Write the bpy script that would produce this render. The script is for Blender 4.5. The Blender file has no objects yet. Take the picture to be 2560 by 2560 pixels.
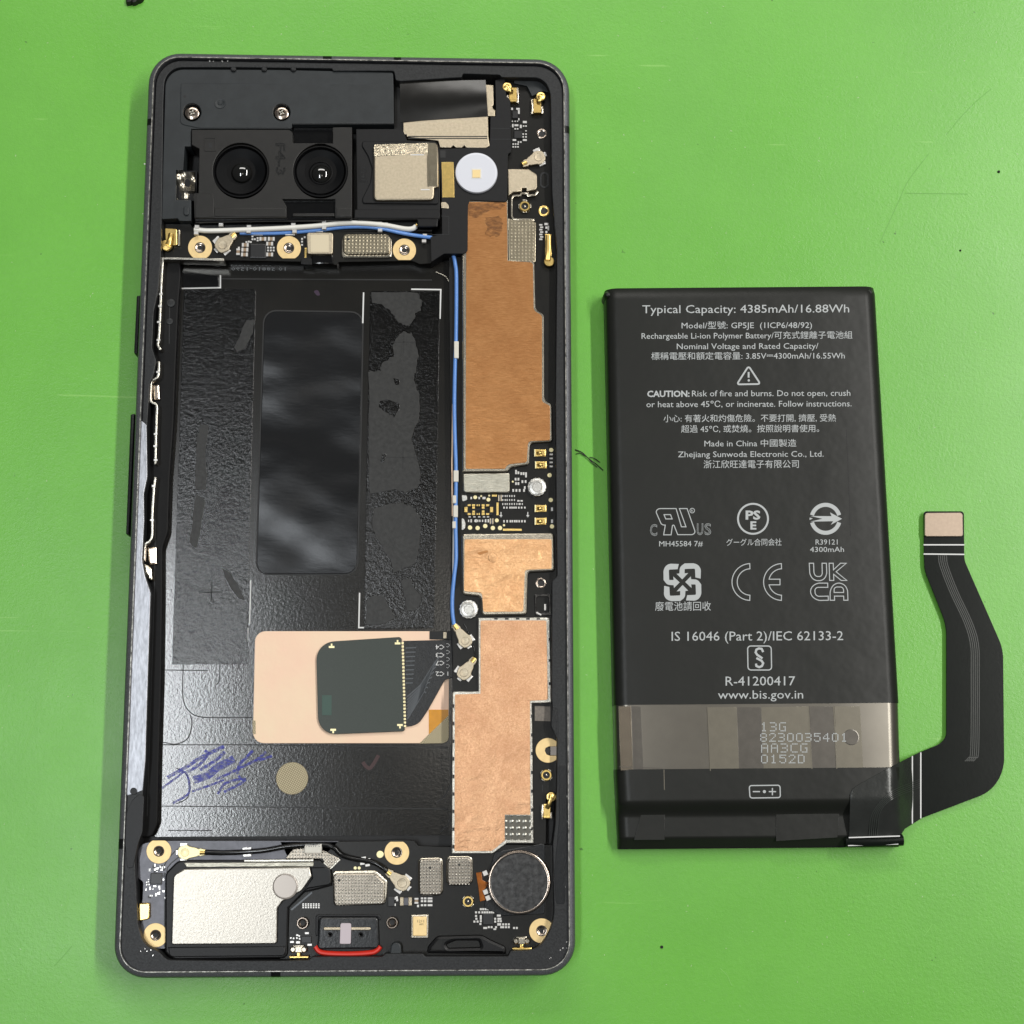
import bpy, math, random
from mathutils import Vector, Matrix, geometry

SC = bpy.context.scene
random.seed(7)
MM = 0.001
# ------------------------------------------------------------------ camera
F, IMG = 4000.0, 2560.0
A, B, HGT = math.radians(9.67), math.radians(-2.19), 270.63
ROT = Matrix.Rotation(B, 3, 'Y') @ Matrix.Rotation(A, 3, 'X')
CAM = ROT @ Vector((0, 0, 1))
CAM = CAM * (HGT / CAM.z)                      # millimetres
cd = bpy.data.cameras.new('camera')
cd.sensor_width = 36.0
cd.sensor_fit = 'HORIZONTAL'
cd.lens = 36.0 * F / IMG
cd.clip_start, cd.clip_end = 0.01, 20.0
co = bpy.data.objects.new('camera', cd)
co.matrix_world = Matrix.Translation(CAM * MM) @ ROT.to_4x4()
SC.collection.objects.link(co)
SC.camera = co


def U(x, y, z=0.0):
    """photo position (2560 px) -> point in the scene (metres) at height z (mm) above the mat"""
    d = ROT @ Vector(((x - 1280) / F, -(y - 1280) / F, -1.0))
    t = (z - CAM.z) / d.z
    p = CAM + d * t
    return Vector((p.x * MM, p.y * MM, z * MM))


def S(z=0.0, x=1280, y=1280):
    """metres per photo pixel at height z"""
    d = ROT @ Vector(((x - 1280) / F, -(y - 1280) / F, -1.0))
    return (z - CAM.z) / d.z / F * MM


# ------------------------------------------------------------------ world and lamps (a workshop ceiling)
w = bpy.data.worlds.new('World')
SC.world = w
w.use_nodes = True
bg = w.node_tree.nodes['Background']
bg.inputs[0].default_value = (0.93, 0.97, 1.0, 1)
bg.inputs[1].default_value = 0.08


def lamp(name, x, y, z, sx, sy, power, col):
    l = bpy.data.lights.new(name, 'AREA')
    l.shape = 'RECTANGLE'
    l.size, l.size_y = sx, sy
    l.energy = power
    l.color = col
    o = bpy.data.objects.new(name, l)
    o.location = (x, y, z)
    SC.collection.objects.link(o)
    return o


def mirror_at(px, py, h):
    """where on the ceiling (height h metres) the mat mirrors the picture point px, py"""
    p = U(px, py, 3)
    d = p - CAM * MM
    d.z = -d.z
    return p + d * ((h - p.z) / d.z)


HC = 1.5
# three rows of ceiling tubes running away from the viewer
qa, qb = mirror_at(350, 1380, HC), mirror_at(330, 2750, HC)
lamp('ceiling_tube', qa.x, (qa.y + qb.y) / 2, HC, 0.10, abs(qa.y - qb.y), 6.5, (0.93, 0.97, 1.0))
q = mirror_at(1265, 1640, HC)
lamp('ceiling_tube', q.x, q.y, HC, 0.10, 0.24, 0.38, (1, 0.95, 0.86))
lamp('bench_tube', 0.70, 0.35, 1.15, 0.07, 1.0, 16, (1, 0.975, 0.93))
lamp('far_panel', -0.05, 0.62, 0.62, 0.5, 0.2, 3.0, (1, 0.97, 0.92))

SC.view_settings.view_transform = 'Standard'
SC.view_settings.look = 'None'
SC.view_settings.exposure = -0.15
SC.view_settings.gamma = 1.0
SC.view_settings.use_curve_mapping = False


# ------------------------------------------------------------------ materials
def L(r, g, b):
    f = lambda c: (c / 12.92 if c <= 0.04045 else ((c + 0.055) / 1.055) ** 2.4)
    return (f(r / 255), f(g / 255), f(b / 255), 1)


def newmat(name):
    m = bpy.data.materials.new(name)
    m.use_nodes = True
    nt = m.node_tree
    return m, nt, nt.nodes['Principled BSDF']


def coords(nt, scale=(1000, 1000, 1000), rot=0.0):
    t = nt.nodes.new('ShaderNodeTexCoord')
    mp = nt.nodes.new('ShaderNodeMapping')
    mp.inputs['Scale'].default_value = scale
    mp.inputs['Rotation'].default_value = (0, 0, rot)
    nt.links.new(t.outputs['Object'], mp.inputs['Vector'])
    return mp.outputs['Vector']


def noise(nt, vec, scale, detail=4, rough=0.6):
    n = nt.nodes.new('ShaderNodeTexNoise')
    n.inputs['Scale'].default_value = scale
    n.inputs['Detail'].default_value = detail
    n.inputs['Roughness'].default_value = rough
    nt.links.new(vec, n.inputs['Vector'])
    return n.outputs['Fac']


def ramp(nt, fac, stops):
    r = nt.nodes.new('ShaderNodeValToRGB')
    e = r.color_ramp.elements
    while len(e) < len(stops):
        e.new(0.5)
    for i, (p, c) in enumerate(stops):
        e[i].position = p
        e[i].color = c if len(c) == 4 else (*c, 1)
    nt.links.new(fac, r.inputs['Fac'])
    return r.outputs['Color']


def mixc(nt, fac, a, b, mode='MIX'):
    n = nt.nodes.new('ShaderNodeMix')
    n.data_type = 'RGBA'
    n.blend_type = mode
    for s, v in ((0, fac), (6, a), (7, b)):
        if hasattr(v, 'links'):
            nt.links.new(v, n.inputs[s])
        else:
            n.inputs[s].default_value = v
    return n.outputs[2]


def math_n(nt, op, a, b=0.0, c=None):
    n = nt.nodes.new('ShaderNodeMath')
    n.operation = op
    for i, v in enumerate((a, b) if c is None else (a, b, c)):
        if hasattr(v, 'links'):
            nt.links.new(v, n.inputs[i])
        else:
            n.inputs[i].default_value = v
    return n.outputs[0]


def maprange(nt, v, a, b, c, d):
    n = nt.nodes.new('ShaderNodeMapRange')
    nt.links.new(v, n.inputs[0])
    for i, k in enumerate((a, b, c, d)):
        n.inputs[1 + i].default_value = k
    return n.outputs[0]


def bump(nt, bs, height, dist_mm, strength=1.0):
    n = nt.nodes.new('ShaderNodeBump')
    n.inputs['Distance'].default_value = dist_mm * MM
    if hasattr(strength, 'links'):
        nt.links.new(strength, n.inputs['Strength'])
    else:
        n.inputs['Strength'].default_value = strength
    nt.links.new(height, n.inputs['Height'])
    nt.links.new(n.outputs['Normal'], bs.inputs['Normal'])
    return n


def M(name, col, rough=0.5, metal=0.0, var=None, bmp=None, stretch=(1, 1, 1), spec=0.5, coat=0.0, rvar=0.0, vcol=None):
    """plain surface with fine colour variation var=(scale per mm, amount), relief bmp=(scale per mm, depth mm)"""
    m, nt, bs = newmat(name)
    bs.inputs['Base Color'].default_value = col
    bs.inputs['Roughness'].default_value = rough
    bs.inputs['Metallic'].default_value = metal
    bs.inputs['Specular IOR Level'].default_value = spec
    bs.inputs['Coat Weight'].default_value = coat
    bs.inputs['Coat Roughness'].default_value = 0.12
    vec = coords(nt, tuple(1000 * s for s in stretch))
    if var:
        n = noise(nt, vec, var[0])
        dark = tuple(c * (1 - var[1]) for c in col[:3]) + (1,)
        lite = vcol or tuple(min(1, c * (1 + var[1])) for c in col[:3]) + (1,)
        nt.links.new(ramp(nt, n, [(0.32, dark), (0.68, lite)]), bs.inputs['Base Color'])
        if rvar:
            nt.links.new(maprange(nt, n, 0.3, 0.7, rough - rvar, rough + rvar), bs.inputs['Roughness'])
    if bmp:
        bump(nt, bs, noise(nt, vec, bmp[0], 3), bmp[1])
    return m


def mat_work():
    m, nt, bs = newmat('green_silicone')
    v = coords(nt)
    big = noise(nt, v, 0.012, 2)
    c = ramp(nt, big, [(0.3, L(112, 187, 68)), (0.7, L(118, 193, 74))])
    fine = noise(nt, v, 1.1, 6, 0.75)
    c = mixc(nt, maprange(nt, fine, 0.35, 0.7, 0, 0.18), c, L(92, 152, 62))
    c = mixc(nt, maprange(nt, noise(nt, v, 0.045, 4, 0.6), 0.42, 0.7, 0, 0.22), c, L(96, 160, 66))
    # hair-thin scratches in two directions and small dark specks
    for rot, sc, thr in ((0.6, (30, 1000, 1000), 0.735), (-0.9, (45, 900, 1000), 0.74), (1.5, (60, 700, 1000), 0.75)):
        vs = coords(nt, sc, rot)
        s = maprange(nt, noise(nt, vs, 0.9, 2), thr, thr + 0.03, 0, 0.35)
        c = mixc(nt, s, c, L(165, 220, 120))
    sp = maprange(nt, noise(nt, v, 0.5, 3), 0.74, 0.77, 0, 0.6)
    c = mixc(nt, sp, c, L(40, 62, 30))
    nt.links.new(c, bs.inputs['Base Color'])
    nt.links.new(maprange(nt, noise(nt, v, 0.05, 3), 0.3, 0.7, 0.29, 0.36), bs.inputs['Roughness'])
    bs.inputs['Specular IOR Level'].default_value = 0.46
    hgt = math_n(nt, 'ADD', noise(nt, v, 2.2, 4, 0.6), math_n(nt, 'MULTIPLY', noise(nt, v, 6.0, 2), 0.4))
    bump(nt, bs, hgt, 0.036)
    return m


def mat_copper(name, c0, c1, c2, rough, bs_scale, depth, stretch=(1, 1, 1), dents=0.0):
    m, nt, bs = newmat(name)
    v = coords(nt, tuple(1000 * s for s in stretch))
    f = noise(nt, v, bs_scale, 5, 0.7)
    c = ramp(nt, f, [(0.3, c0), (0.5, c1), (0.72, c2)])
    c = mixc(nt, maprange(nt, noise(nt, coords(nt), 0.16, 4, 0.6), 0.4, 0.72, 0, 0.45), c, tuple(k * q_ for k, q_ in zip(c0[:3], (0.86, 0.78, 0.76))) + (1,))  # patchy darker tint: uneven sheen put into the colour
    nt.links.new(c, bs.inputs['Base Color'])
    bs.inputs['Metallic'].default_value = 1.0
    bs.inputs['Roughness'].default_value = rough
    h = math_n(nt, 'MULTIPLY', f, depth)
    if dents:
        vd = coords(nt)
        h = math_n(nt, 'ADD', h, math_n(nt, 'MULTIPLY', noise(nt, vd, 0.24, 4, 0.55), dents))
        h = math_n(nt, 'ADD', h, math_n(nt, 'MULTIPLY', noise(nt, coords(nt, (90, 420, 1000), 0.35), 1.0, 3), dents * 0.5))
    bump(nt, bs, h, 1.0)
    return m


def mat_dots(name, col, rough, pitch, depth, metal=1.0, dotcol=None, rot=0.0):
    """sheet metal with a regular grid of pressed dimples"""
    m, nt, bs = newmat(name)
    v = coords(nt, (1000 / pitch,) * 3, rot)
    vo = nt.nodes.new('ShaderNodeTexVoronoi')
    vo.voronoi_dimensions = '2D'
    vo.inputs['Scale'].default_value = 1
    vo.inputs['Randomness'].default_value = 0
    nt.links.new(v, vo.inputs['Vector'])
    dot = maprange(nt, vo.outputs['Distance'], 0.12, 0.34, 1, 0)
    n = noise(nt, coords(nt), 0.8, 5)
    c = ramp(nt, n, [(0.3, tuple(k * 0.8 for k in col[:3])), (0.7, col)])
    if dotcol:
        c = mixc(nt, dot, c, dotcol)
    nt.links.new(c, bs.inputs['Base Color'])
    bs.inputs['Metallic'].default_value = metal
    bs.inputs['Roughness'].default_value = rough
    bump(nt, bs, dot, depth)
    return m


def mat_woven(name, c0, c1, pitch):
    m, nt, bs = newmat(name)
    v = coords(nt, (1000 / pitch,) * 3, 0.35)
    ck = nt.nodes.new('ShaderNodeTexChecker')
    ck.inputs['Scale'].default_value = 1
    ck.inputs['Color1'].default_value = c0
    ck.inputs['Color2'].default_value = c1
    nt.links.new(v, ck.inputs['Vector'])
    nt.links.new(ck.outputs['Color'], bs.inputs['Base Color'])
    bs.inputs['Metallic'].default_value = 0.5
    bs.inputs['Roughness'].default_value = 0.5
    bump(nt, bs, ck.outputs['Fac'], 0.03)
    return m


def mat_tray():
    """black film on the pocket floor: brushed and smooth at the camera end, pebbled towards the speaker"""
    m, nt, bs = newmat('tray_film')
    v = coords(nt)
    xyz = nt.nodes.new('ShaderNodeSeparateXYZ')
    nt.links.new(v, xyz.inputs[0])
    k = maprange(nt, xyz.outputs[1], 8, -10, 0, 1)
    brushed = noise(nt, coords(nt, (9000, 300, 1000)), 1.0, 3)
    peb = noise(nt, v, 1.9, 3, 0.55)
    peb2 = noise(nt, v, 4.5, 2)
    h = math_n(nt, 'ADD', math_n(nt, 'MULTIPLY', brushed, math_n(nt, 'SUBTRACT', 1.0, k)), 0)
    h = math_n(nt, 'ADD', math_n(nt, 'MULTIPLY', h, 0.12), math_n(nt, 'MULTIPLY', math_n(nt, 'ADD', peb, math_n(nt, 'MULTIPLY', peb2, 0.5)), k))
    bump(nt, bs, h, 0.013)
    c = ramp(nt, noise(nt, v, 0.1, 3), [(0.3, L(19, 18, 15)), (0.7, L(28, 26, 22))])
    nt.links.new(c, bs.inputs['Base Color'])
    nt.links.new(maprange(nt, k, 0, 1, 0.2, 0.15), bs.inputs['Roughness'])
    bs.inputs['Specular IOR Level'].default_value = 0.65
    return m


def mat_adhesive():
    m, nt, bs = newmat('torn_adhesive')
    v = coords(nt)
    a = noise(nt, v, 1.5, 4, 0.7)
    b = noise(nt, v, 4.0, 2)
    bump(nt, bs, math_n(nt, 'ADD', a, math_n(nt, 'MULTIPLY', b, 0.35)), 0.05)
    c = ramp(nt, a, [(0.35, L(6, 6, 5)), (0.7, L(17, 16, 15))])
    nt.links.new(c, bs.inputs['Base Color'])
    bs.inputs['Roughness'].default_value = 0.14
    bs.inputs['Specular IOR Level'].default_value = 0.5
    return m


def mat_pad():
    m, nt, bs = newmat('graphite_film')
    h = math_n(nt, 'ADD', noise(nt, coords(nt, (34, 56, 100), 0.75), 1.0, 2, 0.4), math_n(nt, 'MULTIPLY', noise(nt, coords(nt, (500, 1600, 1000), 0.7), 1.0, 3), 0.006))
    bump(nt, bs, h, 2.5)
    bs.inputs['Base Color'].default_value = L(24, 25, 27)
    bs.inputs['Metallic'].default_value = 0.42
    bs.inputs['Roughness'].default_value = 0.27
    return m


def mat_frame():
    m, nt, bs = newmat('anodised_frame')
    v = coords(nt)
    n = noise(nt, v, 6, 4, 0.8)
    c = ramp(nt, n, [(0.35, L(80, 81, 84)), (0.62, L(112, 113, 117)), (0.74, L(165, 166, 168))])
    nt.links.new(c, bs.inputs['Base Color'])
    bs.inputs['Metallic'].default_value = 0.45
    bs.inputs['Roughness'].default_value = 0.40
    bump(nt, bs, n, 0.03)
    return m


def mat_glass(name, col, rough=0.03):
    m, nt, bs = newmat(name)
    bs.inputs['Base Color'].default_value = col
    bs.inputs['Roughness'].default_value = rough
    bs.inputs['Specular IOR Level'].default_value = 0.7
    bs.inputs['Coat Weight'].default_value = 0.6
    bs.inputs['Coat Roughness'].default_value = 0.02
    return m


X = {}
X['mat'] = mat_work()
X['frame'] = mat_frame()
X['ledge'] = M('ledge_plastic', L(44, 45, 46), 0.42, 0.2, (3, 0.35), (5, 0.02), spec=0.3)
X['edge'] = M('bare_metal_edge', L(190, 186, 175), 0.3, 1.0, (6, 0.4), (5, 0.03))
X['rim'] = M('worn_rim', L(150, 148, 142), 0.35, 0.7, (1.1, 0.75), (5, 0.03))
X['mid'] = M('midplate', L(14, 14, 14), 0.45, 0.3, (1, 0.3))
X['bracket'] = M('bracket_plastic', L(42, 46, 48), 0.42, 0.0, (0.35, 0.18), (9, 0.012), spec=0.35)
X['black'] = M('black_plastic', L(18, 18, 19), 0.38, 0.0, (2, 0.25), (8, 0.01), spec=0.28)
X['gloss'] = M('gloss_black', L(12, 12, 13), 0.16, 0.0, (1, 0.2), (1.5, 0.02))
X['camera'] = M('camera_shell', L(31, 30, 28), 0.4, 0.0, (0.5, 0.12), (10, 0.012), spec=0.35)
X['matte'] = M('matte_black', L(22, 22, 23), 0.5, 0.0, (1.5, 0.12), (7, 0.01), spec=0.25)
X['pcb'] = M('black_circuit_board', L(17, 16, 12), 0.34, 0.0, (0.6, 0.25), (4, 0.01), spec=0.3)
X['pcbg'] = M('glare_grey_board', L(84, 84, 90), 0.34, 0.3, (0.6, 0.2), (4, 0.01))  # board grey raised so the colour carries the lamp's glare
X['silver'] = M('nickel_silver', L(186, 178, 162), 0.27, 1.0, (1.2, 0.16), (4, 0.012))
X['satin'] = M('satin_nickel', L(182, 170, 148), 0.42, 1.0, (2.5, 0.1), (8, 0.02))
X['brushed'] = M('brushed_nickel', L(176, 172, 158), 0.36, 1.0, (1.5, 0.2), (1.2, 0.08), stretch=(0.5, 3, 1))
X['speaker'] = M('speaker_steel', L(160, 155, 146), 0.33, 1.0, (3, 0.1), (3.4, 0.02))
X['rough'] = M('crumpled_silver', L(170, 160, 140), 0.25, 1.0, (3, 0.6), (2.6, 0.16))  # strong tone contrast puts the sparkle into the colour
X['gold'] = M('gold_plate', L(230, 198, 122), 0.3, 1.0, (2, 0.1), (5, 0.008))
X['goldpad'] = M('immersion_gold', L(238, 208, 150), 0.42, 0.4, (1.2, 0.06), (6, 0.008))
X['palegold'] = M('pale_gold', L(240, 228, 178), 0.4, 0.5, (2, 0.05))
X['steel'] = M('screw_steel', L(165, 152, 140), 0.22, 1.0, (2, 0.15))
X['knurl'] = M('zinc_standoff', L(196, 194, 188), 0.33, 1.0, (3, 0.15), (4, 0.03))
X['copper'] = mat_copper('copper_foil', L(172, 120, 74), L(188, 134, 86), L(202, 150, 100), 0.33, 2.2, 0.016, (0.4, 2.6, 1), dents=0.07)
X['copper2'] = mat_copper('lit_copper_foil', L(198, 148, 104), L(214, 168, 122), L(230, 190, 146), 0.36, 4.0, 0.03, dents=0.34)  # paler copy of the copper: lamp reflection put into the colour
X['copper3'] = mat_copper('lit_speckled_copper', L(180, 134, 100), L(198, 154, 118), L(218, 178, 142), 0.36, 4.2, 0.035, dents=0.22)  # another lit copy, bright sparkle put in as paler speckles
X['film'] = M('pale_copper_film', L(255, 228, 194), 0.5, 0.05, (0.09, 0.04), (0.25, 0.12), vcol=L(252, 214, 186))
X['stain'] = M('tarnish', L(120, 84, 56), 0.45, 0.7, (0.9, 0.3), (2, 0.02))
_nt = X['stain'].node_tree
_nt.links.new(maprange(_nt, noise(_nt, coords(_nt, (700, 1800, 1000)), 0.9, 4), 0.35, 0.65, 0.0, 0.75), _nt.nodes['Principled BSDF'].inputs['Alpha'])
X['dots'] = mat_dots('dimpled_nickel', L(168, 158, 136), 0.32, 0.62, 0.06, dotcol=L(206, 194, 168))
X['dotss'] = mat_dots('fine_dimpled_nickel', L(150, 142, 130), 0.3, 0.52, 0.07, dotcol=L(226, 220, 208))
X['dotsd'] = mat_dots('dark_dimpled_steel', L(112, 110, 102), 0.3, 1.05, 0.05, dotcol=L(180, 178, 168))
X['mesh'] = mat_dots('mesh_nickel', L(180, 170, 148), 0.3, 0.22, 0.1)
X['tray'] = mat_tray()
X['adh'] = mat_adhesive()
X['resid'] = M('adhesive_film', L(50, 50, 49), 0.4, 0.0, (1.4, 0.25), (1.5, 0.03), spec=0.3)
X['pad'] = mat_pad()
X['woven'] = mat_woven('conductive_cloth', L(200, 188, 156), L(128, 116, 90), 0.19)
X['sensor'] = M('sensor_solder_mask', L(44, 53, 45), 0.42, 0.0, (5, 0.12), (6, 0.01))
X['sensorp'] = M('sensor_patch', L(44, 76, 64), 0.42, 0.0)
X['flex'] = M('flex_film', L(32, 34, 36), 0.25, 0.0, (1, 0.1), (2, 0.02), spec=0.4)
X['trace'] = M('flex_trace', L(78, 82, 86), 0.25, 0.2)
X['kapton'] = M('kapton', L(214, 146, 26), 0.25, 0.0, (0.5, 0.1))
X['kaptond'] = M('dark_kapton', L(150, 84, 20), 0.2, 0.0, (1, 0.3))
X['white'] = M('white_print', L(226, 226, 224), 0.5)
X['sleeve'] = M('white_sleeve', L(222, 218, 206), 0.4, 0.0, (2, 0.05))
X['ledw'] = M('flash_diffuser', L(226, 228, 236), 0.3, 0.0, spec=0.4)
X['ledy'] = M('led_phosphor', L(250, 222, 160), 0.4)
X['blue'] = M('blue_cable', L(104, 152, 224), 0.25, 0.0, (1, 0.06))
X['whitec'] = M('white_cable', L(236, 234, 226), 0.25, 0.0)
X['blackc'] = M('black_cable', L(18, 18, 18), 0.16, 0.0)
X['red'] = M('red_seal', L(222, 50, 34), 0.4, 0.0, (1, 0.05))
X['ceram'] = M('capacitor_body', L(150, 128, 104), 0.4)
X['tin'] = M('tinned_end', L(230, 228, 224), 0.25, 0.3)
X['ic'] = M('chip_package', L(24, 24, 25), 0.36, 0.0, (3, 0.1))
X['pink'] = M('lilac_pad', L(206, 194, 200), 0.5)
X['clear'] = M('frosted_disc', L(170, 162, 154), 0.3, 0.3)
X['lens'] = mat_glass('lens_glass', (0.004, 0.006, 0.010, 1))
X['lens2'] = mat_glass('inner_lens', (0.008, 0.008, 0.007, 1), 0.05)
X['bowl'] = M('lens_bowl', L(4, 5, 7), 0.45, 0.0, spec=0.1)
X['barrel'] = M('lens_barrel', L(7, 7, 8), 0.45, spec=0.12)
X['ink'] = M('blue_marker', L(40, 46, 160), 0.4, 0.0, (3, 0.25))
_nt = X['ink'].node_tree
_nt.links.new(maprange(_nt, noise(_nt, coords(_nt, (500, 1500, 1000), 0.6), 1.6, 3), 0.3, 0.66, 0.1, 0.95), _nt.nodes['Principled BSDF'].inputs['Alpha'])
X['inkr'] = M('dark_red_marker', L(52, 16, 14), 0.45)
X['inkp'] = M('purple_marker', L(44, 18, 48), 0.4)
X['groove'] = M('groove', L(14, 14, 14), 0.5)
X['faint'] = M('grey_print', L(120, 124, 126), 0.45)
X['wrap'] = M('battery_wrap', L(34, 35, 32), 0.38, 0.0, (0.08, 0.08), (0.13, 0.13), spec=0.25)
X['pouch'] = M('battery_pouch', L(112, 108, 100), 0.3, 0.75, (0.12, 0.08))
X['tapel'] = M('clear_tape', L(122, 117, 105), 0.3, 0.6, (0.5, 0.06))
X['taped'] = M('dark_tape', L(100, 96, 90), 0.3, 0.6, (0.5, 0.1))
X['foil'] = M('bright_pouch_edge', L(126, 117, 104), 0.25, 0.8, (0.5, 0.1))
X['print'] = M('battery_print', L(186, 190, 190), 0.5)
X['bflex'] = M('battery_flex', L(21, 25, 22), 0.2, 0.0, (0.3, 0.1), (2, 0.005), spec=0.22)
X['btrace'] = M('battery_flex_trace', L(46, 50, 46), 0.3)
X['conn'] = M('connector_stiffener', L(150, 134, 118), 0.4, 0.6, (2, 0.06))
X['crumb'] = M('dark_crumb', L(28, 26, 24), 0.6, 0.0, (3, 0.3))
X['lint'] = M('lint', L(176, 206, 150), 0.6)
X['code'] = M('etched_patch', L(206, 194, 168), 0.5, 0.8)
X['coded'] = M('printed_patch', L(120, 112, 102), 0.5, 0.0, (2, 0.2))
X['cbent'] = M('bent_black_film', L(20, 19, 16), 0.24, 0.0, None, (0.06, 0.2))

# ------------------------------------------------------------------ geometry helpers
ORG = {}


def rp(pts, r=0.0, n=5):
    """polygon with rounded corners; a point may carry its own radius"""
    out = []
    N = len(pts)
    for i, p in enumerate(pts):
        rr = p[2] if len(p) > 2 else r
        P = Vector(p[:2])
        if rr <= 0:
            out.append((P.x, P.y))
            continue
        a = Vector(pts[i - 1][:2]) - P
        b = Vector(pts[(i + 1) % N][:2]) - P
        t = min(rr, a.length * 0.48, b.length * 0.48)
        a = P + a.normalized() * t
        b = P + b.normalized() * t
        k = n if rr < 40 else 10
        for j in range(k + 1):
            s = j / k
            # a conic close to a circular arc
            wgt = 0.75
            d = (1 - s) ** 2 + 2 * s * (1 - s) * wgt + s * s
            c = (a * (1 - s) ** 2 + P * (2 * s * (1 - s) * wgt) + b * s * s) / d
            out.append((c.x, c.y))
    return out


def area2(l):
    return sum(l[i - 1][0] * l[i][1] - l[i][0] * l[i - 1][1] for i in range(len(l)))


def inset(l, d):
    """offset a closed counter-clockwise loop inwards by d"""
    if abs(d) < 1e-9:
        return [tuple(p) for p in l]
    out = []
    N = len(l)
    for i in range(N):
        p = Vector(l[i])
        e0 = (p - Vector(l[i - 1]))
        e1 = (Vector(l[(i + 1) % N]) - p)
        if e0.length < 1e-9:
            e0 = e1
        if e1.length < 1e-9:
            e1 = e0
        e0.normalize()
        e1.normalize()
        n0 = Vector((-e0.y, e0.x))
        n1 = Vector((-e1.y, e1.x))
        m = n0 + n1
        if m.length < 1e-6:
            m = n0.copy()
        m.normalize()
        k = max(0.4, m.dot(n0))
        q = p + m * (d / k)
        out.append((q.x, q.y))
    return out


def disc(x, y, r, n=28, sx=1.0, ph=0.0):
    return [(x + r * sx * math.cos(ph + 2 * math.pi * i / n), y + r * math.sin(ph + 2 * math.pi * i / n)) for i in range(n)]


def rect(x0, y0, x1, y1):
    return [(x0, y0), (x1, y0), (x1, y1), (x0, y1)]


def rrect(x, y, wd, ht, ang=0.0):
    c, s = math.cos(ang), math.sin(ang)
    return [(x + u * wd / 2 * c - v * ht / 2 * s, y + u * wd / 2 * s + v * ht / 2 * c) for u, v in ((-1, -1), (1, -1), (1, 1), (-1, 1))]


def smooth_path(pts, k=8):
    if len(pts) < 3:
        return [Vector(p) for p in pts]
    P = [Vector(p) for p in pts]
    P = [P[0] * 2 - P[1]] + P + [P[-1] * 2 - P[-2]]
    out = []
    for i in range(1, len(P) - 2):
        for j in range(k):
            t = j / k
            a, b, c, d = P[i - 1], P[i], P[i + 1], P[i + 2]
            out.append(0.5 * ((2 * b) + (c - a) * t + (2 * a - 5 * b + 4 * c - d) * t * t + (3 * b - a - 3 * c + d) * t ** 3))
    out.append(P[-2])
    return out


def rib(path, wd):
    """outline of an open band of width wd along path"""
    P = [Vector(p[:2]) for p in path]
    l, r = [], []
    for i, p in enumerate(P):
        a = P[i] - P[i - 1] if i else P[1] - P[0]
        b = P[i + 1] - P[i] if i < len(P) - 1 else a
        m = (a.normalized() + b.normalized())
        m = m.normalized() if m.length > 1e-6 else a.normalized()
        n = Vector((-m.y, m.x)) * (wd / 2 / max(0.5, m.dot(a.normalized())))
        l.append(tuple(p + n))
        r.append(tuple(p - n))
    return l + r[::-1]


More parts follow.
